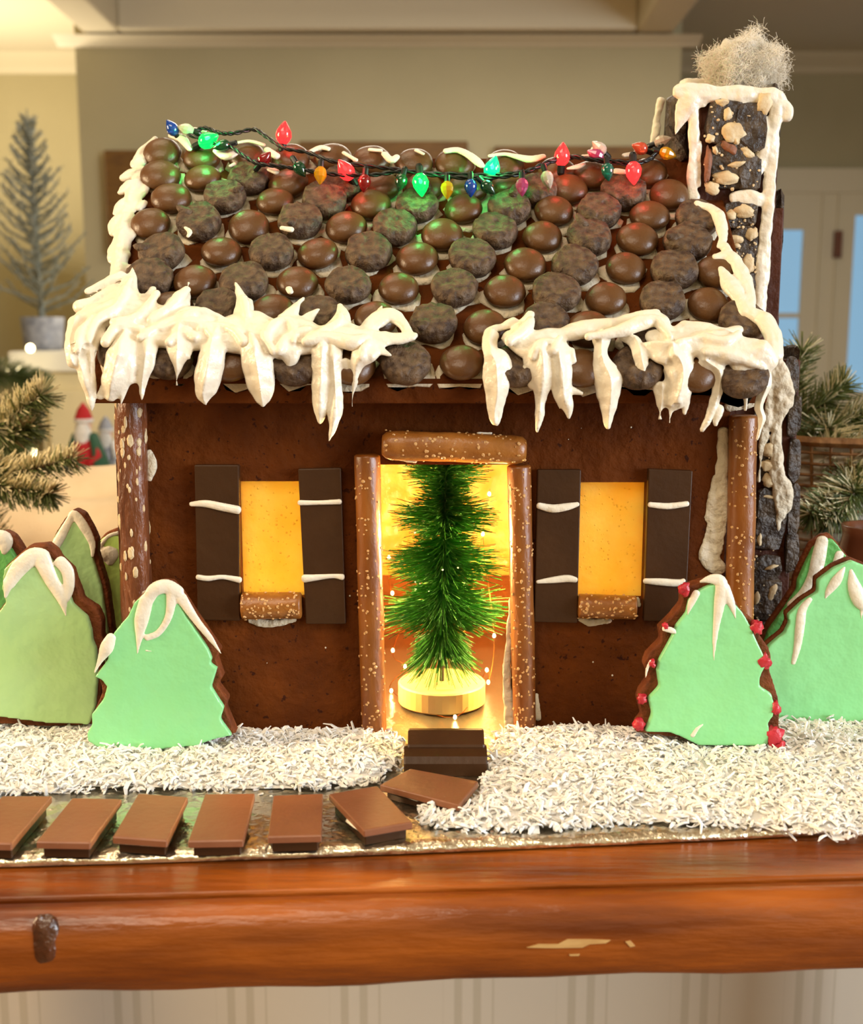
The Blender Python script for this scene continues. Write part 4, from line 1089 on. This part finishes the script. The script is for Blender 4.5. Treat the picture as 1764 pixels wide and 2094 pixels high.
for loc, e in (((-7.8, 5, 7), 2.7), ((7.8, 5, 7), 2.7), ((-3.9, 11, 6), 0.12), ((3.9, 11, 6), 0.12), ((2.2, 3.0, 1.6), 0.012), ((-2.4, 3.0, 1.6), 0.012), ((-2.0, 10.0, 13.0), 0.16)):
    d = bpy.data.lights.new('fairy_light_glow', 'POINT'); d.energy = e; d.color = (1.0, 0.66, 0.22); d.shadow_soft_size = 0.006
    o = bpy.data.objects.new('fairy_light_glow', d); COL.objects.link(o); o.location = Vector(loc) * S

# ------------------------------------------------------------------ coloured light string on the ridge
sl = thing('string_lights', 'black wire string of tiny coloured bulbs draped along the roof ridge', 'string lights', (0, 8, 24))
def rl(x, y, lift=1.45): return roof(x, y, lift)
wire1 = [(372, 268), (395, 268), (420, 262), (450, 272), (480, 272), (520, 265), (545, 280), (580, 302), (630, 312), (680, 330), (740, 338), (800, 345), (860, 353), (930, 356), (1000, 358), (1060, 353), (1105, 340), (1140, 327), (1180, 322), (1230, 330), (1285, 335), (1330, 325), (1345, 305), (1350, 280)]
wire2 = [(385, 275), (430, 290), (470, 300), (500, 320), (530, 335), (575, 340), (620, 347), (670, 355), (720, 358), (770, 357), (830, 350), (900, 360), (970, 364), (1040, 360), (1080, 350), (1115, 333), (1160, 320), (1210, 326), (1260, 330), (1310, 332), (1340, 315), (1360, 285)]
for kk, wv in enumerate((wire1, wire2)):
    m = MB(); base = catmull([tuple(rl(x, y, 1.45 + 0.1 * kk)) for x, y in wv], 8)
    for ph in (0, math.pi):
        pp = []
        for i, p in enumerate(base):
            a = i * 0.9 + ph; pp.append(Vector(p) + Vector((0, math.cos(a) * 0.06, math.sin(a) * 0.06)))
        m.tube(pp, 0.068, 6)
    m.build('wire', M_black, sl, smooth=True)
def bulbmat(nm, c, e=None, s=0):
    return pmat('bulb_' + nm, c, rough=0.08, trans=0.35 if not s else 0.0, coat=0.6 if not s else 0.15, emis=e, estr=s)
BM = {'blue': bulbmat('blue', C(20, 70, 170)), 'green': bulbmat('green', C(8, 70, 40)), 'teal': bulbmat('teal', C(10, 110, 90)), 'red': bulbmat('red', C(150, 14, 20)), 'gold': bulbmat('gold', C(220, 160, 20)),
      'pink': bulbmat('pink', C(190, 70, 120)), 'clear': bulbmat('clear', C(225, 210, 190)), 'orange': bulbmat('orange', C(220, 90, 60)),
      'litgreen': bulbmat('litgreen', C(4, 60, 14), (0.0, 1.0, 0.10, 1), 1.5), 'litred': bulbmat('litred', C(220, 20, 20), (1.0, 0.03, 0.03, 1), 1.5), 'litcyan': bulbmat('litcyan', C(4, 60, 30), (0.0, 1.0, 0.32, 1), 1.2)}
bulbs = [(352, 263, 'blue', -0.6, 1.0), (381, 265, 'clear', -1, 0.3), (425, 287, 'litgreen', 0.5, 0.2), (455, 298, 'green', -0.8, -0.2), (580, 274, 'litred', 0.15, 1), (540, 326, 'red', 0.5, 0.5), (613, 345, 'green', 0.4, -0.6), (655, 357, 'gold', -0.05, -1), (707, 349, 'litred', -0.2, 0.3), (745, 373, 'red', -0.1, -1),
         (860, 376, 'litgreen', 0.1, -1), (914, 387, 'gold', 0.0, -1), (962, 383, 'blue', 0.0, -1), (1006, 345, 'litcyan', 0.3, 1), (997, 383, 'green', 0.6, -0.6), (1067, 381, 'pink', 0.0, -1), (1119, 366, 'clear', 0.3, -1), (1149, 318, 'litred', 0.05, 1), (1242, 350, 'teal', 0.1, -1), (1218, 317, 'pink', -0.7, 0.3), (1295, 352, 'litred', 0.05, -1),
         (1309, 303, 'orange', -0.6, 0.2), (1363, 314, 'gold', 0.9, -0.3), (1353, 289, 'clear', 0.6, 0.2), (1225, 303, 'clear', -0.5, 0.4), (820, 372, 'green', -0.3, -1)]
bme = {}
for i, (x, y, kd, dx, dz) in enumerate(bulbs):
    c = rl(x, y, 1.55); d = Vector((dx, -0.15, dz)).normalized()
    lit = kd.startswith('lit'); sc = 1.15 if lit else 0.9
    m = MB(); st_ = c - d * 0.45 * sc
    m.lathe([(0.14 * sc, 0.0), (0.30 * sc, 0.16 * sc), (0.37 * sc, 0.36 * sc), (0.33 * sc, 0.58 * sc), (0.20 * sc, 0.80 * sc), (0.06 * sc, 0.98 * sc), (0.005, 1.02 * sc)], st_, d, n=10)
    b = m.build('bulb', BM[kd], sl, smooth=not (kd in ('gold', 'clear', 'pink')))
    m = MB(); m.lathe([(0.17 * sc, 0.03), (0.17 * sc, -0.3 * sc), (0.11 * sc, -0.42 * sc)], st_, d, n=10); m.build('socket', M_black, b)
    if lit:
        dl = bpy.data.lights.new('bulb_glow', 'POINT'); dl.shadow_soft_size = 0.004
        dl.color = (1.0, 0.05, 0.05) if kd == 'litred' else (0.05, 1.0, 0.2)
        dl.energy = 0.012 if kd == 'litred' else 0.03
        lo = bpy.data.objects.new('bulb_glow', dl); COL.objects.link(lo); lo.location = (c + Vector((0, -0.9, 0.2))) * S

# ------------------------------------------------------------------ cotton smoke
q = random.Random(21)
cc = at(1520, 150, CY0 + 2.4); rw = px2cm(82, cc); rh = px2cm(82, cc)
m = MB(); core = MB()
for i in range(26):
    u = Vector((q.gauss(0, 1), q.gauss(0, 1), q.gauss(0, 1))).normalized() * (q.random() ** 0.4) * 0.68
    p = cc + Vector((u.x * rw, u.y * rw * 0.75, u.z * rh)) ; r = q.uniform(0.3, 0.65); p.z = max(p.z, ctz + 0.35)
    core.ball(p, r, r, r * 0.9, 12, 8, 0.4, i)
for i in range(17000):
    u = Vector((q.gauss(0, 1), q.gauss(0, 1), q.gauss(0, 1))).normalized() * (0.35 + 0.65 * q.random() ** 0.6)
    lump = 1 + 0.5 * mnoise.noise(u * 1.9 + Vector((4, 1, 2))) + 0.2 * mnoise.noise(u * 4.5)
    p = cc + Vector((u.x * rw * (1 - 0.15 * max(0, u.z)), u.y * rw * 0.8, u.z * rh)) * lump * 0.95
    p.z = max(p.z, ctz + 0.1)
    d = (Vector((q.gauss(0, 1), q.gauss(0, 1), q.gauss(0, 0.8))).normalized() - u * 0.1).normalized(); e = d.orthogonal().normalized()
    L = q.uniform(0.25, 0.7); r = 0.007
    a0 = q.uniform(0.3, 0.8)
    pts = [p + d * (L * t) + e * a0 * 0.25 * math.sin(t * 5.0) - u.normalized() * 0.35 * L * (t - 0.3) ** 2 for t in (0, 0.25, 0.5, 0.75, 1)]
    m.tube(pts, r, 3, cap=False)
cot = core.build('cotton_tuft', M_cotton, remesh=0.09, iters=4, kind='stuff')
m.build('cotton_fibres', M_cotton, cot, kind='stuff')
tag(cot, 'tuft of white cotton wool rising like smoke from the chimney', 'cotton')

# ================================================================== iced cookie trees
def cookie_tree(label, outline, green, Y, white, mat, dots=(), th=0.75, lean=0.0, shift=(0, 0)):
    cs = [at(x, y, Y) for x, y in outline]
    cz = min(p.z for p in cs); cxm = sum(p.x for p in cs) / len(cs)
    t = thing('cookie_tree', label, 'cookie', (cxm, Y, cz), 'iced tree cookies')
    m = MB(); m.prism(cs, (0, th, 0)); ck = m.build('cookie', M_cookie, t, remesh=0.09, iters=3)
    m = MB(); gs = [at(x, y, Y - 0.02) for x, y in green]; m.prism([p + Vector((0, -0.30, 0)) for p in gs], (0, 0.36, 0)); m.build('green_icing', mat, t, remesh=0.08, iters=5)
    if white:
        for cl in clusters(white):
            m = MB()
            for s_ in cl: stroke(m, s_, plane(Y - 0.30), flat=0.5, tmax=0.28)
            m.build('white_icing', M_icing, t, remesh=0.055, iters=3)
    for i, (x, y, r) in enumerate(dots):
        c = at(x, y, Y - 0.22); rr = px2cm(r, c); m = MB(); m.ball(c, rr, 0.22, rr * 1.05, 12, 9, 0.7, i * 1.3); m.build('red_icing_dot', M_red_icing, t, smooth=True)
    return t
def shrink(o, f, dx=0, dy=0):
    cx = sum(p[0] for p in o) / len(o); cy = sum(p[1] for p in o) / len(o)
    return [(cx + (x - cx) * f + dx, cy + (y - cy) * f + dy) for x, y in o]
LF = [(330, 1188), (350, 1190), (372, 1215), (395, 1250), (425, 1295), (450, 1330), (442, 1348), (455, 1385), (444, 1402), (466, 1430), (460, 1448), (482, 1500), (440, 1512), (400, 1527), (330, 1532), (270, 1537), (215, 1532), (186, 1514), (184, 1498), (194, 1475), (192, 1455), (209, 1415), (203, 1390), (198, 1375), (225, 1345), (223, 1310), (245, 1280), (262, 1260), (275, 1230), (300, 1205)]
LFg = [(328, 1192), (345, 1196), (365, 1225), (385, 1260), (412, 1300), (428, 1325), (436, 1345), (430, 1352), (446, 1363), (434, 1402), (460, 1443), (452, 1467), (476, 1500), (440, 1508), (400, 1522), (330, 1528), (265, 1533), (212, 1528), (183, 1512), (180, 1498), (192, 1476), (190, 1458), (215, 1425), (222, 1400), (212, 1388), (197, 1380), (224, 1345), (222, 1310), (246, 1278), (264, 1258), (277, 1230), (300, 1208)]
cookie_tree('green iced tree cookie leaning on the front wall below the left window', LF, LFg, -3.0,
  [[(300, 1232, 13), (315, 1207, 15), (340, 1199, 16), (365, 1212, 15)], [(300, 1225, 15), (290, 1265, 16), (285, 1300, 9), (281, 1338, 1.5)], [(352, 1215, 13), (345, 1260, 9), (325, 1293, 8), (300, 1304, 8)], [(298, 1330, 3), (311, 1332, 1.5)], [(370, 1222, 13), (400, 1267, 9), (430, 1305, 7), (452, 1337, 1.5)], [(228, 1302, 11), (218, 1325, 15), (205, 1350, 7), (193, 1376, 2)]], M_green)
LB = [(95, 1112), (112, 1125), (120, 1140), (147, 1165), (150, 1180), (162, 1210), (166, 1225), (197, 1245), (208, 1270), (208, 1300), (212, 1312), (203, 1330), (208, 1380), (203, 1440), (193, 1482), (100, 1487), (0, 1480), (-60, 1475), (-70, 1400), (-40, 1330), (-30, 1270), (0, 1245), (15, 1225), (5, 1200), (10, 1160), (30, 1140), (60, 1115)]
LBg = [(88, 1120), (105, 1140), (130, 1165), (142, 1185), (146, 1215), (152, 1232), (182, 1258), (190, 1285), (192, 1305), (200, 1325), (203, 1380), (198, 1440), (185, 1478), (100, 1475), (0, 1462), (-60, 1458), (-70, 1400), (-40, 1330), (-30, 1275), (0, 1250), (16, 1230), (8, 1200), (12, 1162), (32, 1143), (62, 1120)]
cookie_tree('large pale green iced tree cookie at the left picture edge with white icing top', LB, LBg, -0.6,
  [[(18, 1195, 13), (38, 1163, 18), (68, 1138, 19), (90, 1140, 18)], [(11, 1222, 4), (18, 1190, 13)], [(85, 1142, 20), (105, 1185, 16), (125, 1220, 13), (135, 1260, 1.5)], [(122, 1148, 14), (138, 1168, 14), (141, 1200, 12), (135, 1225, 9)]], M_pale)
TB = [(150, 1040), (170, 1050), (187, 1080), (198, 1105), (197, 1130), (203, 1150), (218, 1200), (232, 1300), (232, 1460), (80, 1460), (80, 1250), (95, 1150), (98, 1130), (113, 1090), (130, 1063)]
cookie_tree('small green iced tree cookie peeking over the large one, snow-iced pointed top', TB, shrink(TB, 0.94, -3, 3), 2.0,
  [[(100, 1138, 9), (122, 1102, 11), (143, 1064, 9), (152, 1052, 10), (172, 1078, 11), (188, 1110, 8), (189, 1138, 4)]], M_pale)
TL = [(215, 1090), (240, 1080), (262, 1095), (275, 1150), (290, 1250), (300, 1460), (150, 1460), (152, 1300), (160, 1200), (162, 1170), (180, 1140), (195, 1130), (198, 1110)]
cookie_tree('lime green iced tree cookie half hidden behind the left corner post', TL, shrink(TL, 0.96, -2, 3), 4.2,
  [[(203, 1122, 5), (220, 1098, 5), (242, 1090, 5)], [(212, 1136, 15), (228, 1132, 17), (224, 1150, 10)]], M_lime)
TF = [(5, 1085), (25, 1095), (37, 1112), (49, 1132), (47, 1150), (62, 1200), (77, 1460), (-120, 1460), (-80, 1250), (-30, 1120)]
cookie_tree('deep green iced tree cookie cut off by the left picture edge', TF, shrink(TF, 0.93, -6, 6), 2.0, [[(-12, 1100, 18), (10, 1102, 17), (10, 1120, 13), (8, 1130, 7)]], M_leafgreen)
RF = [(1440, 1187), (1470, 1180), (1490, 1200), (1512, 1245), (1532, 1260), (1547, 1275), (1554, 1300), (1572, 1325), (1578, 1345), (1573, 1370), (1583, 1400), (1592, 1430), (1595, 1460), (1592, 1480), (1605, 1522), (1580, 1532), (1500, 1527), (1420, 1522), (1395, 1510), (1330, 1502), (1298, 1497), (1300, 1480), (1313, 1465), (1303, 1430), (1308, 1415), (1328, 1385), (1316, 1360), (1323, 1340), (1352, 1310), (1348, 1285), (1373, 1260), (1393, 1235), (1393, 1205), (1415, 1195)]
RFg = [(1445, 1195), (1465, 1190), (1485, 1215), (1515, 1250), (1530, 1275), (1545, 1310), (1560, 1340), (1563, 1355), (1551, 1380), (1550, 1400), (1574, 1415), (1580, 1440), (1577, 1460), (1567, 1475), (1570, 1500), (1565, 1522), (1480, 1522), (1425, 1520), (1390, 1503), (1370, 1495), (1315, 1493), (1325, 1470), (1330, 1455), (1322, 1425), (1345, 1400), (1340, 1370), (1345, 1345), (1370, 1300), (1380, 1275), (1400, 1250), (1405, 1225), (1425, 1205)]
cookie_tree('green iced tree cookie with red icing dots in front of the right window', RF, RFg, -3.0,
  [[(1430, 1190, 3), (1455, 1184, 11), (1474, 1192, 14), (1471, 1230, 13), (1464, 1280, 8), (1460, 1320, 5), (1459, 1352, 1.2)], [(1480, 1202, 13), (1495, 1235, 9), (1504, 1266, 1.5)], [(1424, 1212, 9), (1412, 1235, 8), (1405, 1258, 1.5)], [(1357, 1285, 7), (1375, 1290, 7), (1382, 1296, 2)], [(1330, 1350, 3), (1322, 1370, 4), (1320, 1386, 1)], [(1438, 1480, 2), (1425, 1490, 5), (1415, 1505, 6)]], M_green,
  [(1400, 1204, 12), (1360, 1280, 7), (1333, 1357, 7), (1312, 1428, 10), (1307, 1482, 12), (1547, 1282, 14), (1563, 1353, 15), (1585, 1448, 11), (1582, 1505, 19), (1594, 1524, 10)])
RB = [(1735, 1138), (1765, 1150), (1800, 1185), (1830, 1230), (1860, 1300), (1880, 1400), (1890, 1475), (1700, 1482), (1580, 1477), (1556, 1420), (1552, 1340), (1563, 1315), (1596, 1288), (1606, 1268), (1603, 1252), (1635, 1222), (1664, 1204), (1664, 1180), (1700, 1153)]
cookie_tree('large green iced tree cookie at the right picture edge', RB, shrink(RB, 0.985, 2, 3), 0.6,
  [[(1726, 1160, 4), (1710, 1186, 12), (1693, 1210, 8), (1686, 1225, 1.5)], [(1739, 1166, 5), (1746, 1200, 15), (1760, 1230, 17), (1775, 1240, 10)], [(1762, 1238, 7), (1760, 1266, 1.5)], [(1656, 1225, 6), (1640, 1247, 10), (1635, 1280, 11), (1630, 1320, 9), (1621, 1356, 6)]], M_green, th=0.35)
RK = [(1680, 1092), (1695, 1090), (1705, 1100), (1720, 1120), (1745, 1150), (1760, 1190), (1800, 1300), (1800, 1465), (1560, 1465), (1545, 1330), (1558, 1290), (1590, 1245), (1620, 1200), (1622, 1180), (1640, 1140), (1655, 1110)]
cookie_tree('deep green iced tree cookie standing behind the large one beside the chimney', RK, shrink(RK, 0.95, 3, 3), 3.6,
  [[(1681, 1104, 13), (1673, 1140, 16), (1663, 1180, 15), (1645, 1215, 15), (1618, 1240, 13)], [(1716, 1132, 10), (1708, 1162, 11)]], M_leafgreen, th=0.4)

# ================================================================== things behind the house
def needles(mg, mf, path, L, n, seed, frost=0.55, w=0.05):
    q = random.Random(seed); pts = catmull([tuple(p) for p in path], 6); pts = [Vector(p) for p in pts]
    for _ in range(n):
        f = q.random(); k = f * (len(pts) - 1); i = min(int(k), len(pts) - 2); t = (pts[i + 1] - pts[i]).normalized(); p = pts[i] + (pts[i + 1] - pts[i]) * (k - i)
        u = t.orthogonal().normalized(); v = t.cross(u); a = q.uniform(0, 2 * math.pi)
        rad = u * math.cos(a) + v * math.sin(a)
        d = (rad + t * q.uniform(0.5, 1.1)).normalized(); l = L * q.uniform(0.75, 1.1) * (1.0 - 0.35 * f)
        s_ = d.orthogonal().normalized() * w; s2 = d.cross(s_.normalized()) * w
        fr = (q.random() < frost * (0.6 + 0.6 * rad.z))
        mm = mf if fr else mg
        e = p + d * l
        mm.add([p + s_, p - s_ * 0.5 + s2 * 0.87, p - s_ * 0.5 - s2 * 0.87, e + s_ * 0.5, e - s_ * 0.25 + s2 * 0.43, e - s_ * 0.25 - s2 * 0.43], [(0, 1, 4, 3), (1, 2, 5, 4), (2, 0, 3, 5), (3, 4, 5)])
def bough(name, label, paths, L, n, seed, frost=0.5, loc=None, group=None):
    p0 = paths[0][0] if loc is None else Vector(loc)
    t = thing(name, label, 'pine branch', p0, group)
    mg, mf, mt = MB(), MB(), MB()
    for i, p in enumerate(paths):
        needles(mg, mf, p, L, n, seed + i, frost)
        mt.tube([Vector(x) for x in catmull([tuple(x) for x in p], 5)], 0.12, 6)
    mt.build('twig', M_twig, t); mg.build('green_needles', M_needle, t, kind='stuff'); mf.build('frosted_needles', M_frost, t, kind='stuff')
    return t
A = lambda x, y, Y: at(x, y, Y)
bs = Vector((-33, 30, TZ))
bough('pine_bough', 'frosted pine bough reaching in at the left edge beside the shelf', [[bs, A(-60, 930, 27), A(20, 855, 26), A(84, 808, 25)], [bs, A(-40, 900, 26), A(10, 890, 26), A(62, 870, 26)]], 2.6, 850, 31, 0.72, group='pine boughs left')
bs2 = Vector((-32, 28, TZ))
bough('pine_bough', 'frosted pine bough lying low over the cream sofa back at the left', [[bs2, A(-60, 985, 24), A(40, 965, 23), A(150, 938, 22)], [bs2, A(-50, 1010, 23), A(30, 1000, 22), A(100, 1010, 21)]], 2.2, 900, 41, 0.75, group='pine boughs left')
# basket with boughs on the right
bkc = Vector((at(1735, 950, 25).x, 25.0, TZ))
bk_t = thing('wicker_basket', 'brown openwork wicker basket with white lining behind the right cookie trees', 'basket', bkc)
m = MB(); Rb0, Rb1, Hb = 5.0, 7.2, 13.0
for k in range(36):
    a = 2 * math.pi * k / 36
    m.tube([bkc + Vector((math.cos(a) * (Rb0 + (Rb1 - Rb0) * f), math.sin(a) * (Rb0 + (Rb1 - Rb0) * f), Hb * f)) for f in (0, 0.35, 0.7, 1)], 0.11, 5)
m.build('stakes', M_wicker, bk_t)
m = MB()
for j in range(18):
    f = 0.02 + j / 17.5; f = min(f, 1.0); rr = Rb0 + (Rb1 - Rb0) * f
    m.tube([bkc + Vector((math.cos(a) * (rr + 0.1 * math.sin(a * 18 + j * math.pi)), math.sin(a) * (rr + 0.1 * math.sin(a * 18 + j * math.pi)), Hb * f)) for a in [2 * math.pi * q / 72 for q in range(73)]], 0.12 if j < 17 else 0.35, 5)
m.build('weavers', M_wicker, bk_t)
m = MB(); m.lathe([(Rb0 - 0.3, 0.05), (Rb0 - 0.25, 0.3), (Rb1 - 0.4, Hb - 0.4), (Rb1 - 0.8, Hb - 0.4), (Rb0 - 0.6, 0.5), (0.01, 0.45)], bkc, n=36); m.build('lining', M_cloth2, bk_t, smooth=True)
b0 = bkc + Vector((0, 0, 8))
bough('pine_bough', 'frosted pine sprig pointing up beside the chimney', [[b0, A(1640, 900, 25), A(1628, 800, 24), A(1640, 715, 23)]], 2.4, 420, 51, 0.35, group='pine boughs in the basket')
bough('pine_bough', 'frosted pine sprig slanting up right from the basket', [[b0 + Vector((0.8, 0, 0)), A(1640, 880, 24), A(1680, 825, 23.5), A(1728, 785, 23)]], 2.4, 480, 52, 0.3, group='pine boughs in the basket')
bough('pine_bough', 'bushy frosted pine bough at the right edge above the basket', [[b0, A(1680, 890, 24), A(1730, 860, 23), A(1790, 840, 22)], [b0, A(1690, 880, 23), A(1740, 910, 21), A(1790, 900, 20)], [b0, A(1700, 930, 21), A(1740, 960, 19), A(1790, 960, 18)]], 2.4, 560, 53, 0.6, group='pine boughs in the basket')
bough('pine_bough', 'frosted pine bough hanging over the front of the basket', [[b0 + Vector((0, -2, 1)), A(1740, 985, 18), A(1700, 1020, 16.5), A(1655, 1050, 15.5)], [b0 + Vector((0, -2, 1)), A(1750, 1000, 17), A(1720, 1040, 16), A(1690, 1060, 15.5)]], 2.2, 620, 57, 0.45, group='pine boughs in the basket')
# brown pot at the right edge
pc = at(1790, 1095, 12.0)
pot = thing('brown_pot', 'glazed brown pot cut off by the right picture edge', 'pot', (pc.x, 12, TZ))
m = MB(); zt = pc.z + 0.6; m.lathe([(1.3, TZ), (1.6, TZ + 0.4), (2.2, zt - 2.5), (1.85, zt - 0.6), (1.95, zt), (1.65, zt), (1.6, zt - 0.8), (1.9, zt - 2.5), (1.3, TZ + 0.9), (0.01, TZ + 0.8)], (pc.x, 12, 0), n=32); m.build('pot_body', M_pot, pot, smooth=True)

# white shelf cabinet with the silver tree
HY = 205.0
cxa = at(25, 735, HY).x; ctop = at(100, 718, HY).z; cth = at(100, 760, HY).z
wc = thing('white_cabinet', 'white topped cream cabinet standing behind the sofa at the left', 'cabinet', ((cxa + 40) , HY + 20, FLZ))
m = MB(); m.box(cxa, cxa + 70, HY - 3, HY + 38, cth, ctop); m.build('cabinet_top', M_white, wc, bevel=0.6)
m = MB(); m.box(cxa + 6, cxa + 66, HY, HY + 36, FLZ, cth); m.build('cabinet_body', M_cream, wc, bevel=0.5)
for k in range(2):
    m = MB(); m.box(cxa + 8 + k * 29.5, cxa + 35 + k * 29.5, HY - 1.2, HY, FLZ + 8, cth - 4); dr = m.build('cabinet_door', M_cream, wc, bevel=0.5)
    m = MB(); m.ball((cxa + (32 if k == 0 else 40.5), HY - 2.2, cth - 40), 1.1); m.build('knob', M_copper, dr, smooth=True)
stc = at(90, 715, HY + 14)
stt = thing('silver_tree', 'small sparse silver tinsel tree standing on the white cabinet', 'christmas tree', (stc.x, HY + 14, ctop))
m = MB(); m.lathe([(4.2, ctop), (4.6, ctop + 1), (5.2, ctop + 8), (4.6, ctop + 8), (0.01, ctop + 7.5)], (stc.x, HY + 14, 0), n=20); m.build('pot', M_grey, stt, smooth=True)
topz = at(80, 222, HY + 14).z
m = MB(); m.tube([(stc.x, HY + 14, ctop + 6), (stc.x - 0.5, HY + 14, (ctop + topz) / 2), (stc.x - 1, HY + 14, topz)], [0.9, 0.6, 0.15], 8); m.build('trunk', M_silver, stt)
m = MB(); m3 = MB(); q = random.Random(71)
for i in range(86):
    f = (i + 0.5) / 86; z = ctop + 9 + (topz - ctop - 12) * f; a = i * 2.4 + q.uniform(-0.4, 0.4)
    L = 13.0 * (1 - f) ** 0.75 * q.uniform(0.75, 1.15) + 1.5
    p0 = Vector((stc.x - f, HY + 14, z)); d = Vector((math.cos(a), math.sin(a), 0.35 + 0.5 * f)).normalized()
    p1 = p0 + d * L * 0.6; p2 = p0 + d * L + Vector((0, 0, L * 0.18))
    m.tube([p0, p1, p2], [0.4, 0.32, 0.2], 5)
    for _ in range(34):
        t = q.random(); p = p0 + (p1 - p0) * (t * 2) if t < 0.5 else p1 + (p2 - p1) * (t * 2 - 1)
        e = Vector((q.gauss(0, 1), q.gauss(0, 1), q.gauss(0, 1) + 0.3)).normalized() * q.uniform(0.8, 1.9)
        s_ = e.orthogonal().normalized() * 0.17
        m3.add([p + s_, p - s_, p + e], [(0, 1, 2)])
m.build('branches', M_silver, stt); m3.build('tinsel', M_silver, stt, kind='stuff')
# garland with lights on the cabinet
gl = thing('lit_garland', 'green garland with warm glowing lights beside the white cabinet', 'garland', at(-10, 790, HY - 8))
mg, mf, mt = MB(), MB(), MB(); gp = [A(-40, 770, HY - 13), A(20, 765, HY - 13), A(55, 775, HY - 13), A(85, 782, HY - 13)]
needles(mg, mf, gp, 5.0, 900, 81, 0.12, 0.12)
gp2 = [A(-40, 905, HY - 8), A(10, 910, HY - 13), A(50, 905, HY - 13)]
needles(mg, mf, gp2, 5.0, 700, 82, 0.12, 0.12)
for g in (gp, gp2): mt.tube(g, 0.5, 6)
mt.tube([gp[0], gp2[0], (gp2[0].x, HY - 13, FLZ)], 0.5, 6)
mt.build('stem', M_twig, gl); mg.build('needles', M_needle, gl, kind='stuff'); mf.build('frosted_needles', M_frost, gl, kind='stuff')
M_gl = pmat('garland_light', C(255, 230, 160), emis=(1.0, 0.82, 0.45, 1), estr=9.0)
for x, y in ((62, 712), (37, 757), (73, 788), (10, 760), (67, 925)):
    m = MB(); m.ball(at(x, y, HY - 9), 0.9, n=10, m=8); m.build('light_bulb', M_gl, gl, smooth=True)
# two holiday dolls on a stand
DYY = 150.0
db = at(190, 1020, DYY)
ps = thing('plant_stand', 'white stand carrying two dolls, hidden behind the sofa', 'stand', (db.x + 2, DYY, FLZ))
m = MB(); m.lathe([(13, db.z - 2), (13, db.z), (0.01, db.z)], (db.x + 2, DYY, 0), n=28); m.build('stand_top', M_white, ps)
m = MB(); m.lathe([(9, FLZ), (8, FLZ + 3), (2.5, FLZ + 6), (2.5, db.z - 2)], (db.x + 2, DYY, 0), n=20); m.build('stand_column', M_white, ps)
def doll(x, w, top, body, cape, hat, beard, label, DYY=DYY):
    c = at(x, 1000, DYY); h = at(x, top, DYY).z - db.z; b = Vector((c.x, DYY, db.z))
    t = thing('holiday_doll', label, 'doll', b)
    m = MB(); m.lathe([(w * 1.0, 0.0), (w * 0.95, h * 0.08), (w * 0.62, h * 0.45), (w * 0.42, h * 0.66), (0.05, h * 0.7)], b, n=20); m.build('robe', body, t, smooth=True)
    m = MB()
    rings = []
    for r, z in ((1.75, 0.02), (1.5, 0.2), (1.1, 0.45), (0.66, 0.68)):
        rings.append([b + Vector((math.cos(a) * w * r, math.sin(a) * w * r * 0.9 + 0.3, z * h)) for a in [math.pi * (-0.30 + 1.6 * k / 14.0) for k in range(15)]] + [b + Vector((math.cos(a) * w * (r - 0.12), math.sin(a) * w * (r - 0.12) * 0.9 + 0.3, z * h)) for a in [math.pi * (1.30 - 1.6 * k / 14.0) for k in range(15)]])
    m.rings(rings); m.build('cape', cape, t, smooth=True)
    for s_ in (-1, 1):
        m = MB(); m.tube([b + Vector((s_ * w * 0.4, -w * 0.1, h * 0.62)), b + Vector((s_ * w * 0.8, -w * 0.4, h * 0.45)), b + Vector((s_ * w * 0.4, -w * 0.85, h * 0.38))], [w * 0.2, w * 0.2, w * 0.16], 8); m.build('arm', body, t, smooth=True)
    m = MB(); m.ball(b + Vector((0, 0, h * 0.76)), w * 0.42, w * 0.4, h * 0.11, 14, 10); m.build('head', M_skin, t, smooth=True)
    m = MB(); m.ball(b + Vector((0, -w * 0.28, h * 0.66)), w * 0.45, w * 0.25, h * 0.14, 12, 8, 0.3, 2); m.build('beard', beard, t, smooth=True)
    m = MB(); m.lathe([(w * 0.5, h * 0.80), (w * 0.48, h * 0.84), (w * 0.3, h * 0.93), (0.05, h * 1.0)], b, n=16); hh_ = m.build('hat', hat, t, smooth=True)
    m = MB(); m.lathe([(w * 0.46, h * 0.79), (w * 0.54, h * 0.81), (w * 0.46, h * 0.84)], b, n=16); m.build('hat_trim', M_wool, hh_, smooth=True)
doll(178, 3.4, 822, M_red, M_grn, M_red, M_wool, 'small blurred doll in a red robe and green cape behind the house')
doll(222, 3.0, 850, M_grey, M_wool, M_grey, M_wool, 'small blurred doll in silvery grey beside the red robed doll', DYY + 9.5)
